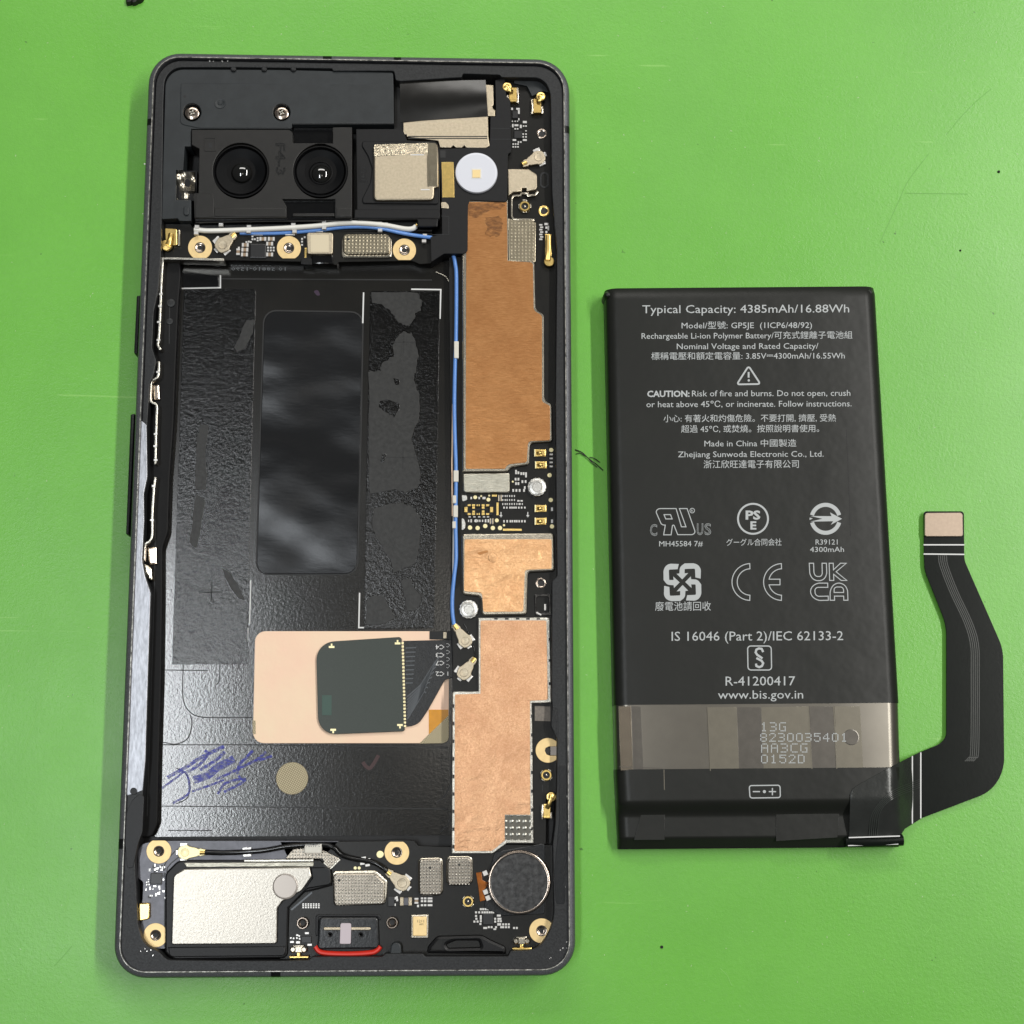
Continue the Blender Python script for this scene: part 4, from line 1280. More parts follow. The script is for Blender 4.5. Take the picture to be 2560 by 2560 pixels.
P('recess_frame', board, 'gloss', [(1336, 1486, 4), (1376, 1484, 4), (1378, 1538), (1338, 1540, 6)], ZB, 5.0, 0.08, holes=[rp(rect(1342, 1492, 1372, 1532), 4)])
comp('solder_pad', board, 1363, 1518, 5, 16, ZB, 0.3)
comp('solder_pad', board, 1347, 1534, 14, 4, ZB, 0.3, -0.5)
G().tube([(1160, 1560, 4.9), (1175, 1590, 4.9), (1186, 1625, 4.95), (1187, 1645, 5.2)], 0.09).obj('thin_black_cable', board, 'blackc')

# ------------------------------------------------------------------ upper board strip
ub = P('upper_board', phone, 'pcb', [(404, 560), (476, 560), (486, 575), (1080, 582), (1080, 658), (1050, 660), (1030, 652), (846, 655), (842, 662), (760, 660), (755, 654), (540, 650), (404, 652)], 2.2, ZB, 0.05)


def ground_ring(parent, x, y, r, cut, hole='steel'):
    """gold pad round a screw hole, one side cut straight: cut = 'b', 't', 'r' or None"""
    pts = disc(x, y, r, 48)
    k = r * 0.86
    if cut == 'b':
        pts = [(a, min(b, y + k)) for a, b in pts]
    if cut == 't':
        pts = [(a, max(b, y - k)) for a, b in pts]
    if cut == 'r':
        pts = [(min(a, x + k), b) for a, b in pts]
    o = P('ground_ring', parent, 'goldpad', pts, ZB, 4.95, 0.03, holes=[disc(x, y, 13.5, 28)])
    lath('screw_hole', parent, [hole, 'groove'], x, y, [(13.4, ZB), (13.4, 4.97), (12, 4.98), (10, 4.93), (8, 4.86), (6, 4.83), (3, 4.82)], n=28, mi=[1, 1, 0, 0, 0, 1, 1])
    return o


ground_ring(ub, 500, 619, 30, 'b')
ground_ring(ub, 722, 620, 30, 'b')
ground_ring(ub, 1011, 625, 29, 'b')
g = G().plate(rp([(412, 570), (442, 572), (443, 612), (436, 614), (414, 606)], 3), ZB, 5.5, 0.1)
g.plate(rect(444, 575, 450, 614), ZB, 5.6, 0.1, m=1).lathe(416, 612, [(15, 5.3), (15, 5.6), (13, 5.75), (3, 5.8)], n=24)
g.tube([(428, 585, 5.55), (425, 600, 5.95), (420, 612, 6.0)], 0.5, flat=0.6)
g.obj('gold_spring_contact', ub, ['gold', 'silver'])
coax_plug(ub, 556, 612, 588, 584, 21)
comp('chip', ub, 645, 627, 40, 36, ZB, 0.35)
for x, y in ((613, 612), (612, 624), (611, 636), (674, 609), (674, 636), (657, 597), (678, 597)):
    comp('capacitor', ub, x, y, 17, 10, ZB, 0.35)
for x, y in ((595, 629),):
    comp('capacitor', ub, x, y, 17, 9, ZB, 0.35, math.pi / 2)
for x, y in ((597, 619), (616, 605), (622, 604), (627, 605), (631, 598), (631, 591), (644, 595), (644, 601), (637, 598), (670, 619), (677, 619), (684, 619), (670, 626), (677, 626), (684, 626), (628, 639), (634, 640), (641, 640), (648, 640), (755, 597), (755, 604), (755, 612), (762, 593), (663, 641)):
    comp('solder_pad', ub, x, y, 4.5, 4.5, ZB, 0.15)
comp('contact_pin', ub, 764, 632, 5, 26, ZB, 0.15)
cp = P('code_can', ub, 'satin', [(766, 581, 7), (833, 581, 7), (832, 635, 6), (768, 635, 6)], ZB, 5.7, 0.15)
P('etched_patch', ub, 'code', rect(777, 587, 822, 630), 5.68, 5.73, 0)
P('black_flex', ub, 'gloss', [(778, 636), (833, 636), (835, 660), (780, 660)], ZB - 0.6, 5.1, 0.3)
P('flex_bracket', ub, 'black', [(752, 645, 3), (778, 640), (780, 662), (752, 660)], 3.6, 4.95, 0.1)
P('dimpled_can', ub, 'silver', [(853, 594, 8), (980, 594, 8), (980, 644, 9), (853, 644, 9)], ZB, 5.2, 0.2)
P('dimpled_can', ub, 'dots', [(856, 584, 12), (976, 585, 12), (976, 635, 12), (857, 635, 12)], ZB, 5.8, 0.25)
lath('can_vent', ub, 'groove', 870, 598, [(3.6, 5.75), (3.4, 5.83)], n=12)
P('cable_shelf', phone, 'black', [(486, 545), (1080, 545), (1080, 578), (486, 580)], 2.2, 4.7, 0.1)

# ------------------------------------------------------------------ coax cables
blue = G().tube([(600, 583, 4.9), (700, 583, 4.9), (800, 575, 4.9), (850, 569, 5.0), (900, 567, 5.05), (950, 571, 5.1), (1000, 582, 5.3), (1040, 589, 5.5), (1080, 594, 5.4)], 0.34).obj('blue_cable', phone, 'blue')
white = G().tube([(486, 573, 5.1), (520, 577, 5.15), (600, 575, 5.3), (700, 571, 5.4), (780, 566, 5.4), (850, 559, 5.45), (900, 558, 5.45), (960, 563, 5.45), (1010, 572, 5.5), (1030, 572, 5.5), (1040, 566, 5.5)], 0.46).obj('white_cable', phone, 'whitec')
G().tube([(1032, 571, 5.55), (1046, 561, 5.5)], 0.38).obj('crimp_end', white, 'gold')
for x, y in ((492, 566), (490, 582), (622, 566), (621, 578), (733, 561), (736, 578), (810, 555), (810, 569), (949, 558), (950, 575), (964, 560), (1062, 588), (1060, 602), (552, 561)):
    comp('solder_pad', white, x, y, 11, 8, 5.0, 0.75)
for x, y in ((645, 585), (725, 585), (795, 577)):
    comp('white_mark', white, x, y, 24, 6, 4.82, 0.2)
b2 = G().tube([(1132, 632, 4.5), (1138, 660, 4.5), (1141, 700, 4.5), (1140, 850, 4.5), (1138, 900, 4.5), (1136, 1000, 4.5), (1137, 1080, 4.5), (1140, 1180, 4.5), (1139, 1300, 4.5), (1140, 1360, 4.5), (1140, 1400, 4.5), (1135, 1445, 4.6), (1131, 1490, 4.8), (1131, 1530, 5.0), (1135, 1562, 5.3)], 0.34).obj('blue_cable', phone, 'blue')
for x, y, a, b in ((1141, 874, 12, 43), (1140, 1190, 13, 29), (1139, 1278, 12, 30), (1136, 1248, 9, 20), (1135, 1312, 9, 18)):
    G().plate(rp(rrect(x, y, a, b), 2), 4.1, 4.95, 0.12).obj('cable_sleeve', b2, 'sleeve')

# ------------------------------------------------------------------ lower board
lb = P('lower_board', phone, 'pcb', [(846, 2104), (960, 2103), (985, 2099), (1035, 2102), (1046, 2115), (1135, 2118), (1260, 2112), (1395, 2112), (1398, 2330, 40), (1340, 2392), (700, 2398), (700, 2270), (760, 2230), (700, 2104)], 2.2, ZB, 0.05)
lg = P('lower_board', phone, 'pcbg', [(346, 2108, 24), (420, 2102), (700, 2102), (848, 2103), (800, 2150), (560, 2152), (452, 2152), (418, 2185), (413, 2372), (372, 2372, 20), (352, 2330), (354, 2258), (356, 2250), (358, 2205), (345, 2195)], 2.2, ZB, 0.05, r=4)
ground_ring(lg, 397, 2128, 31, 't')
ground_ring(lg, 389, 2338, 30, 'r')
ground_ring(lb, 992, 2131, 31, 't')
ground_ring(lb, 1354, 2327, 31, 'r')
comp('test_pad', lb, 950, 2136, 18, 18, ZB, 0.08)
comp('chip', lg, 390, 2197, 28, 28, ZB, 0.35)
for i in range(46):
    x, y = random.uniform(365, 413), random.uniform(2162, 2248)
    if abs(x - 390) < 17 and abs(y - 2197) < 17:
        continue
    comp(random.choice(['chip', 'resistor', 'solder_pad', 'solder_pad']), lg, x, y, random.choice([4, 6, 8]), random.choice([3, 4, 5]), ZB, 0.15, random.choice([0, math.pi / 2]))
for pts in ([(444, 2122), (420, 2146), (410, 2165)], [(450, 2140), (428, 2158), (418, 2170), (415, 2220)], [(412, 2250), (411, 2368)]):
    G().strip(pts, 2.6, ZB + 0.03).obj('board_trace', lg, 'pcb')
g = G().plate(rp([(348, 2258), (373, 2258, 4), (373, 2298, 6), (347, 2303, 4)]), ZB, 5.7, 0.15).plate(rect(335, 2250, 340, 2300), 4.9, 6.0, 0.08).plate(rect(340, 2270, 350, 2280), 4.9, 5.6, 0.08)
g.obj('gold_spring_contact', lg, 'gold')
coax_plug(lg, 462, 2131, 514, 2131, 20, mat='palegold')
cab = G().tube([(512, 2131, 5.4), (560, 2132, 5.3), (610, 2130, 5.3), (660, 2126, 5.4), (720, 2116, 5.5), (780, 2112, 5.6), (815, 2113, 5.5), (835, 2120, 5.5), (855, 2138, 5.4), (890, 2148, 5.3), (930, 2155, 5.3), (955, 2168, 5.4), (968, 2180, 5.4)], 0.42).obj('black_cable', phone, 'blackc')
P('cable_label', cab, 'sleeve', [(761, 2109), (805, 2109), (804, 2134), (760, 2134)], 5.2, 6.0, 0.2)
txt('printed_text', cab, 'faint', '2-4AMH', 766, 800, 2118, z=6.03, h=8, spin=180, res=1)
for x, y in ((612, 2122), (622, 2122), (614, 2138), (622, 2138), (909, 2145), (920, 2149), (906, 2159), (919, 2163)):
    comp('solder_pad', cab, x, y, 12, 6, 4.85, 0.5, 0.15)
P('foil_shield', lb, 'dotss', [(714, 2144, 8), (733, 2123), (762, 2120), (800, 2122), (846, 2144), (848, 2150), (824, 2172), (812, 2158), (806, 2147), (716, 2147)], ZB, 5.15, 0.08)
P('foil_edge', lb, 'edge', rib([(850, 2148), (824, 2174), (810, 2156)], 4), ZB, 5.3, 0.05)
# speaker
spb = P('speaker_box', phone, 'black', [(412, 2184, 10), (444, 2152, 8), (470, 2150), (800, 2150), (826, 2172), (829, 2215), (790, 2225), (760, 2232), (722, 2270), (718, 2396, 14), (430, 2400, 14), (412, 2380)], 2.4, 5.5, 0.3)
P('speaker_ridge', spb, 'edge', [(610, 2149), (783, 2148), (784, 2154), (610, 2155)], 5.4, 5.7, 0.08)
P('speaker_ridge', spb, 'brushed', [(460, 2157), (784, 2156), (783, 2166), (466, 2168)], 5.4, 5.6, 0.08)
P('speaker_plate', spb, 'speaker', [(433, 2188, 10), (462, 2172), (774, 2168), (779, 2192, 3), (756, 2226), (706, 2254), (694, 2270), (692, 2360, 7), (428, 2362, 6)], 5.4, 6.1, 0.18)
lath('clear_disc', spb, 'clear', 713, 2216, [(32, 6.05), (31.5, 6.18), (30, 6.24), (27, 6.25)], n=48)
P('speaker_arm', spb, 'black', [(776, 2168), (826, 2168, 10), (828, 2212, 8), (770, 2222), (757, 2230), (780, 2195)], 5.4, 5.9, 0.2)
P('speaker_ridge', spb, 'black', [(420, 2368), (712, 2366), (714, 2390, 10), (424, 2393, 10)], 5.4, 5.75, 0.15)
G().strip([(728, 2275), (780, 2231)], 4, ZB + 0.04).obj('board_trace', lb, 'trace')
# small cans
P('dimpled_can', lb, 'silver', [(831, 2178, 8), (940, 2176, 6), (969, 2203, 4), (967, 2238), (962, 2262, 8), (834, 2265, 8)], ZB, 5.2, 0.15)
P('dimpled_can', lb, 'dotss', [(833, 2184, 9), (936, 2183, 6), (962, 2206, 5), (961, 2262, 9), (834, 2265, 9)], ZB, 5.75, 0.22)
lath('can_vent', lb, 'groove', 848, 2201, [(3.6, 5.7), (3.4, 5.78)], n=12)
for pts, vx, vy in (([(1046, 2148, 12), (1105, 2146, 12), (1106, 2239, 12), (1047, 2240, 12)], 1075, 2170), ([(1117, 2143, 13), (1180, 2143, 13), (1180, 2213, 13), (1117, 2215, 13)], 1148, 2162)):
    P('dimpled_can', lb, 'silver', [(x + (2 if x > vx else -2), y - 3, 12) for x, y, _ in pts], ZB, 5.2, 0.2)
    P('dimpled_can', lb, 'dotss', pts, ZB, 5.75, 0.28)
    lath('can_vent', lb, 'groove', vx, vy, [(3.4, 5.7), (3.2, 5.78)], n=12)
coax_plug(lb, 1005, 2208, 966, 2178, 22)
coax_socket(lb, 1170, 2254, 0.75)
comp('chip', lb, 978, 2254, 17, 24, ZB, 0.3)
comp('inductor', lb, 1015, 2254, 30, 21, ZB, 0.5)
comp('capacitor', lb, 1041, 2252, 14, 10, ZB, 0.3, math.pi / 2)
for x in (1055, 1063, 1072, 1078):
    for y in (2246, 2253, 2263):
        comp('solder_pad', lb, x, y, 6, 5, ZB, 0.15)
for x, y in ((987, 2246), (987, 2262), (992, 2244), (1045, 2265), (993, 2250)):
    comp('solder_pad', lb, x, y, 5, 6, ZB, 0.15)
for r_ in range(3):
    for c_ in range(7):
        comp('solder_pad', lb, 758 + c_ * 6.5, 2260 + r_ * 4.5, 4, 3, ZB, 0.08)
for x, y in ((888, 2170), (898, 2170)):
    comp('test_pad', lb, x, y, 8, 8, ZB, 0.08)
# vibration motor
mot = lath('vibration_motor', phone, ['steel', 'dotsd'], 1298, 2206, [(79, 3.5), (79, 5.6), (77.5, 5.85), (75, 5.92), (72, 5.9), (70, 5.86)], n=96, mi=[0, 0, 0, 0, 1, 1])
X['motor'] = M('motor_cap', L(66, 66, 66), 0.32, 0.6, (1.3, 0.45), (0.8, 0.04))
mot.data.materials[1] = X['motor']
P('motor_bracket', phone, 'flex', [(1236, 2130, 6), (1362, 2108), (1362, 2285), (1255, 2290), (1210, 2270), (1222, 2180)], ZB, 5.0, 0.1, r=8)
mf = P('motor_flex', phone, 'kaptond', [(1190, 2182), (1204, 2180), (1206, 2200), (1218, 2206), (1216, 2218), (1208, 2226), (1214, 2250), (1200, 2254), (1196, 2220)], ZB, 5.15, 0.05)
for x, y in ((1213, 2183), (1214, 2230), (1220, 2245)):
    comp('solder_pad', mf, x, y, 12, 12, ZB, 0.6, 0.4)
# chip island by the motor
comp('chip', lb, 1220, 2298, 27, 28, ZB, 0.35)
for x, y in ([(1202 + i * 6, 2273) for i in range(6)] + [(1190, 2281), (1198, 2281)] + [(1206 + i * 6, 2281) for i in range(5)] + [(1190, 2290), (1191, 2297), (1186, 2304), (1194, 2304), (1202, 2303), (1201, 2310), (1233, 2281), (1238, 2297), (1238, 2304)] +
             [(1246, 2297), (1251, 2297), (1246, 2303), (1252, 2303), (1240, 2318), (1222, 2318), (1229, 2318), (1253, 2318)] + [(1258 + i * 7, 2311) for i in range(3)] + [(1258 + i * 7, 2318) for i in range(3)] + [(1285, 2320), (1292, 2320)]):
    comp('solder_pad', lb, x, y, 5, 5, ZB, 0.16)
for x, y, a, b in ((1202, 2294, 5, 11), (1247, 2289, 10, 5), (1248, 2311, 10, 6), (1213, 2320, 10, 5), (1237, 2323, 7, 4)):
    comp('solder_pad', lb, x, y, a, b, ZB, 0.2)
# microphone, screw posts, port
P('microphone', lb, 'silver', [(1027, 2287, 3), (1072, 2286, 3), (1071, 2346, 3), (1027, 2346, 3)], ZB, 5.25, 0.15)
mic = P('microphone', lb, 'goldpad', [(1031, 2291, 3), (1067, 2291, 3), (1067, 2341, 3), (1031, 2341, 3)], ZB, 5.4, 0.15)
txt('printed_text', lb, 'crumb', '1211', 1044, 1060, 2306, z=5.43, h=7, res=1)
txt('printed_text', lb, 'crumb', 'AM', 1048, 1058, 2313, z=5.43, h=5, res=1)
for x, y in ((756, 2308), (980, 2307)):
    lath('screw_post', lb, ['steel', 'groove'], x, y, [(15, 4.0), (15, 5.5), (13.5, 5.6), (11.5, 5.6), (10, 5.1), (7, 4.9), (3, 4.9)], n=28, mi=[0, 0, 0, 0, 0, 1, 1])
usb = P('usb_port', phone, 'flex', [(798, 2293, 8), (945, 2293, 8), (948, 2372, 10), (792, 2374, 10)], 2.4, 5.6, 0.3)
G().plate(rp([(789, 2286, 8), (950, 2286, 8), (953, 2300), (946, 2300), (944, 2292), (797, 2292), (796, 2340), (789, 2340)], 2), 3.0, 5.0, 0.1).obj('port_housing', usb, 'black')
P('port_bar', usb, 'satin', [(808, 2318, 4), (927, 2318, 4), (927, 2326, 4), (808, 2326, 4)], 5.5, 5.75, 0.12)
P('port_pad', usb, 'pink', [(851, 2308, 5), (878, 2308, 5), (877, 2360, 4), (849, 2360, 4)], 5.55, 6.0, 0.08)
for x in (825, 902):
    lath('port_dimple', usb, 'black', x, 2337, [(7, 5.55), (6, 5.66), (3, 5.6)], n=14)
G().tube([(788, 2366, 5.2), (797, 2378, 5.2), (815, 2383, 5.2), (870, 2385, 5.2), (925, 2382, 5.2), (942, 2376, 5.2), (951, 2366, 5.2)], 0.42, flat=1.3).obj('red_seal', usb, 'red')
P('chip_pad', lb, 'ic', rrect(766, 2349, 24, 16), ZB, 5.1, 0.05)
for x, y, a, b in ((767, 2333, 10, 5), (730, 2355, 10, 5), (745, 2356, 10, 6), (774, 2362, 11, 5), (727, 2345, 4, 4), (734, 2346, 4, 4), (742, 2345, 4, 4), (748, 2340, 4, 4), (749, 2347, 4, 4), (743, 2338, 6, 4)):
    comp('solder_pad', lb, x, y, a, b, ZB, 0.2)
for x, y in ((746, 2374), (1304, 2353)):
    g = G().plate(rp(rrect(x, y, 18, 16), 2), ZB, 5.8, 0.12).lathe(x - 14, y, [(8, ZB), (8, 5.4), (5, 5.6)], n=14).lathe(x + 14, y, [(8, ZB), (8, 5.4), (5, 5.6)], n=14)
    g.plate(rrect(x, y - 9, 26, 4), ZB, 5.6, 0.08).plate(rrect(x + 1, y + 19, 48, 5), 5.0, 6.0, 0.08, m=1).plate(rrect(x, y + 12, 8, 10), 4.9, 5.7, 0.08, m=1)
    g.obj('antenna_contact', lb, ['silver', 'gold'])
P('rubber_gasket', lb, 'black', [(1066, 2384, 8), (1070, 2366), (1092, 2340, 8), (1205, 2337, 8), (1228, 2350), (1264, 2366, 5), (1266, 2386, 5)], 3.5, 5.4, 0.5, holes=[rp([(1116, 2362, 4), (1140, 2352, 4), (1196, 2352, 4), (1202, 2368, 4), (1120, 2370, 4)])])
P('frame_post', phone, 'bracket', [(978, 2356, 14), (1002, 2356, 14), (1004, 2388), (974, 2388)], 4.0, 6.2, 0.2)

# ------------------------------------------------------------------ the battery
LE = lambda y: 1512 + (y - 735) * (1537.5 - 1512) / (1930 - 735) + (max(0, y - 1930) * 0.03)
RE = lambda y: 2184 + (y - 722) * (2244 - 2184) / (1760 - 722) - max(0, y - 1760) * 0.028
bat = empty('battery', U(1880, 1420, 0))
tagit(bat, 'flat black rechargeable battery pack printed with white safety marks, flex cable folded out', 'battery')
T = 5.3


def shell(name, mat, y0, y1, grow=0.0, top=T, nst=14, prof_y=None):
    """band of the pack between picture rows y0 and y1: a slab with rounded long edges"""
    g = G()
    ring = []
    ys = [y0 + (y1 - y0) * i / nst for i in range(nst + 1)]
    for k, y in enumerate(ys):
        t_ = prof_y(y) if prof_y else top
        a, b = U(LE(y), y, 3.2), U(RE(y), y - (RE(y) - LE(y)) * 0.008, 3.2)
        d = (b - a)
        wlen = d.length / MM
        e = d.normalized()
        R_ = min(1.5, t_ * 0.33)
        cs = [(0.15, 0.12), (0.0, 0.6), (0.0, t_ - R_ * 1.2)]
        for q_ in range(1, 8):
            th = math.pi / 2 * q_ / 7
            cs.append((R_ * 1.5 * (1 - math.cos(th)), t_ - R_ * 1.2 * (1 - math.sin(th))))
        left = [(u - grow, z + grow) for u, z in cs]
        right = [(wlen - u + grow, z + grow) for u, z in cs][::-1]
        midp = [(wlen * f, t_ + grow + 0.0 * f) for f in (0.25, 0.5, 0.75)]
        ring = left + midp + right
        for u, z in ring:
            p = a + e * (u * MM)
            # flatten the perspective: keep the row's own line at this height
            g.v.append((p.x, p.y, z * MM))
    n = len(ring)
    for k in range(nst):
        for i in range(n - 1):
            g.face((k * n + i, (k + 1) * n + i, (k + 1) * n + i + 1, k * n + i + 1))
    g.face(tuple(range(n)))
    g.face(tuple(nst * n + i for i in range(n))[::-1])
    return g.obj(name, bat, mat)


def endz(y):
    """height of the pack: rounded at the far end, stepping down to a low terrace at the cable end"""
    if y < 745:
        return T - 0.9 * ((745 - y) / 20) ** 2
    if y > 2000:
        s_ = min(1, (y - 2000) / 45)
        s_ = s_ * s_ * (3 - 2 * s_)
        t_ = T - 1.7 * s_
        if y > 2095:
            t_ -= 1.6 * min(1, (y - 2095) / 28)
        return t_
    return T


pouch = shell('pouch', 'pouch', 1750, 1936, -0.08)
wrap1 = shell('upper_wrap', 'wrap', 727, 1764, 0.0, nst=60, prof_y=endz)
wrap2 = shell('lower_wrap', 'wrap', 1924, 2124, 0.0, nst=60, prof_y=endz)
for x, y, sx in ((1516, 733, 1), (2180, 727, -1)):
    lath('pouch_corner', bat, 'wrap', x + 4 * sx, y + 2, [(11, 1.0), (11, 3.4), (9.5, 4.5), (5, 5.0), (1, 5.1)], n=18)
zp = T - 0.06
for pts, k in (([(1546, 1766), (1577, 1766), (1582, 1925), (1552, 1926)], 'foil'), ([(1579, 1766), (1602, 1766), (1608, 1925), (1584, 1925)], 'taped'), ([(1769, 1768), (1842, 1768), (1848, 1926), (1776, 1927)], 'tapel'), ([(1842, 1768), (1903, 1768), (1909, 1925), (1848, 1926)], 'taped'),
               ([(1903, 1768), (2020, 1766), (2029, 1922), (1909, 1925)], 'tapel'), ([(2023, 1766), (2082, 1766), (2090, 1922), (2031, 1922)], 'taped'), ([(2086, 1766), (2150, 1766), (2158, 1922), (2093, 1922)], 'tapel')):
    P('tape_strip', bat, k, pts, zp - 0.1, zp + 0.04 + 0.01 * (len(k) - 4), 0.01)
for ln in ([(2021, 1766), (2030, 1922)], [(2084, 1766), (2092, 1922)], [(1769, 1768), (1776, 1927)]):
    G().strip(ln, 2.4, zp + 0.08).obj('tape_edge', bat, 'tapel')
lath('tape_punch', bat, 'taped', 2128, 1843, [(20, zp), (20, zp + 0.07), (18, zp + 0.09)], n=32)
zq = T + 0.03
PR = lambda body, x0, x1, y, **kw: txt('printed_line', bat, 'print', body, x0, x1, y, y - (x1 - x0) * 0.004, z=zq, **kw)
PR('Typical Capacity: 4385mAh/16.88Wh', 1606, 2123, 783, h=21)
PR('Model/型號: GP5JE  (1ICP6/48/92)', 1704, 2030, 821, h=15)
PR('Rechargeable Li-ion Polymer Battery/可充式鋰離子電池組', 1604, 2131, 847, h=15)
PR('Nominal Voltage and Rated Capacity/', 1692, 2046, 873, h=15)
PR('標稱電壓和額定電容量: 3.85V⎓4300mAh/16.55Wh', 1628, 2112, 898, h=15)
PR('CAUTION:', 1618, 1724, 992, h=15.5, bold=0.03)
PR('Risk of fire and burns. Do not open, crush', 1730, 2126, 991, h=15.5)
PR('or heat above 45℃, or incinerate. Follow instructions.', 1616, 2129, 1018, h=15.5)
PR('小心: 有著火和灼傷危險。不要打開, 擠壓, 受熱', 1659, 2090, 1054, h=15)
PR('超過 45℃, 或焚燒。按照說明書使用。', 1703, 2048, 1080, h=15)
PR('Made in China 中國製造', 1761, 1991, 1116, h=15)
PR('Zhejiang Sunwoda Electronic Co., Ltd.', 1695, 2059, 1143, h=15)
PR('浙江欣旺達電子有限公司', 1759, 1997, 1169, h=16)
PR('MH45584 7#', 1648, 1757, 1366, h=14)
PR('グーグル合同会社', 1816, 1954, 1363, h=14)
PR('R39121', 2039, 2094, 1361.5, h=13.5)
PR('4300mAh', 2025, 2110, 1380, h=13.5)
PR('廢電池請回收', 1638, 1777, 1525, h=18)
PR('IS 16046 (Part 2)/IEC 62133-2', 1679, 2108, 1602, h=24)
PR('R-41200417', 1814, 1988, 1714, h=24)
PR('www.bis.gov.in', 1795, 2008, 1747, h=22)


def mark(name, build):
    g = G()
    build(g)
    return g.obj(name, bat, 'print', smooth=False)


def b_tri(g):
    g.strip(rp([(1871.5, 915, 7), (1901, 960, 7), (1842, 961, 7)]), 4.2, zq, closed=True)
    g.strip([(1871.5, 930), (1871.5, 944)], 4.6, zq).flat(disc(1872, 951, 3, 10), zq)


mark('warning_triangle', b_tri)


def b_pse(g):
    g.strip(disc(1882.5, 1297, 37.5, 48), 4.6, zq, closed=True)


mark('certification_mark', b_pse)
txt('printed_line', bat, 'print', 'PS', 1864, 1901, 1298, z=zq, h=22, bold=0.035)
txt('printed_line', bat, 'print', 'E', 1876, 1891, 1323, z=zq, h=20, bold=0.035)


def b_ul(g):
    R = lambda l: [(1480 + x / 4.83, 1200 + y / 4.83) for x, y in l]
    g.strip(R(rp([(770, 380, 40), (800, 345, 30), (1015, 345), (1080, 565), (1135, 565), (1055, 345), (1148, 345), (1248, 630, 20), (1220, 660, 20), (1035, 660), (990, 545, 8), (972, 545, 8), (955, 662), (865, 662), (885, 545), (840, 540, 25)])), 2.2, zq, closed=True)
    g.strip(R([(870, 418), (948, 418), (968, 470), (890, 470)]), 2.2, zq, closed=True)
    g.strip(disc(1730.5, 1276.5, 5.8, 20), 1.6, zq, closed=True)


mark('certification_mark', b_ul)
txt('printed_line', bat, 'print', 'R', 1728, 1733, 1279.5, z=zq, h=6, res=1)
txt('printed_line', bat, 'print', 'C', 1625, 1643, 1338.5, z=zq, h=29, outline=0.025, res=3)
txt('printed_line', bat, 'print', 'U', 1742, 1758, 1336.5, z=zq, h=29, outline=0.025, res=3)
txt('printed_line', bat, 'print', 'S', 1761, 1778, 1336.5, z=zq, h=29, outline=0.025, res=3)


def arc(cx, cy, r, a0, a1, n=20, sx=1.0):
    return [(cx + r * sx * math.cos(math.radians(a0 + (a1 - a0) * i / n)), cy + r * math.sin(math.radians(a0 + (a1 - a0) * i / n))) for i in range(n + 1)]


def b_bsmi(g):
    cx, cy = 2064, 1297
    g.strip(arc(cx, cy, 35, 195, 345), 10, zq)
    g.strip(arc(cx, cy, 35, 15, 165), 10, zq)
    g.flat([(2026, 1290), (2079, 1290.5), (2075, 1281), (2105, 1297), (2077, 1312), (2083, 1303), (2026, 1304), (2056, 1297)], zq)
    g.flat([(2024, 1294), (2032, 1296), (2024, 1300)], zq)


mark('certification_mark', b_bsmi)


def b_ce(g):
    for x0, bar in ((1823, 0), (1902, 1)):
        cx, cy = x0 + 47, 1455
        o_ = arc(cx + 6, cy, 46, 268, 92, 28)
        i_ = arc(cx + 6, cy, 33, 92, 268, 28)
        if bar:
            i1 = [p for p in i_ if p[1] > cy + 7]
            i2 = [p for p in i_ if p[1] < cy - 7]
            i_ = i1 + [(cx - 25, cy + 7), (cx + 1, cy + 7), (cx + 1, cy - 7), (cx - 25, cy - 7)] + i2
        g.strip(o_ + i_, 2.2, zq, closed=True)


mark('certification_mark', b_ce)


def b_uk(g):
    R = lambda l: [(1860 + x / 4.83, 1200 + y / 4.83) for x, y in l]
    g.strip(R(rp([(788, 1005), (840, 1005), (845, 1130, 30), (870, 1165, 20), (930, 1165, 25), (945, 1130), (942, 1005), (995, 1005), (1000, 1150, 50), (950, 1215, 40), (850, 1215, 50), (795, 1150, 40)])), 2.2, zq, closed=True)
    g.strip(R([(1028, 1005), (1078, 1005), (1080, 1085), (1165, 1005), (1235, 1005), (1112, 1108), (1242, 1213), (1175, 1213), (1082, 1138), (1084, 1213), (1034, 1213)]), 2.2, zq, closed=True)
    g.strip(R(rp([(1010, 1245), (1012, 1296), (880, 1296, 30), (855, 1320, 20), (860, 1380, 25), (890, 1405, 25), (1017, 1402), (1018, 1452), (880, 1455, 60), (806, 1390, 50), (802, 1310, 60), (870, 1245, 50)])), 2.2, zq, closed=True)
    g.strip(R(rp([(1040, 1452), (1040, 1320, 60), (1100, 1245, 60), (1190, 1245, 60), (1250, 1310, 50), (1255, 1452), (1205, 1452), (1203, 1402), (1092, 1402), (1094, 1452)])), 2.2, zq, closed=True)
    g.strip(R(rp([(1088, 1358), (1088, 1310, 25), (1110, 1292, 20), (1180, 1292, 20), (1202, 1315, 20), (1203, 1358)])), 2.2, zq, closed=True)


mark('certification_mark', b_uk)


def b_rec(g):
    cx, cy = 1706, 1455.5
    one = [(1697, 1410), (1670, 1409, 14), (1658.5, 1422, 12), (1659, 1450), (1668, 1462, 6), (1684, 1463), (1685, 1470), (1699, 1456), (1683, 1441), (1684, 1450), (1673, 1450, 2), (1672, 1424, 3), (1694, 1423)]
    for k in range(4):
        c_, s_ = math.cos(k * math.pi / 2), math.sin(k * math.pi / 2)
        g.flat([(cx + (x - cx) * c_ - (y - cy) * s_, cy + (x - cx) * s_ + (y - cy) * c_) for x, y in rp(one)], zq)


mark('recycling_mark', b_rec)


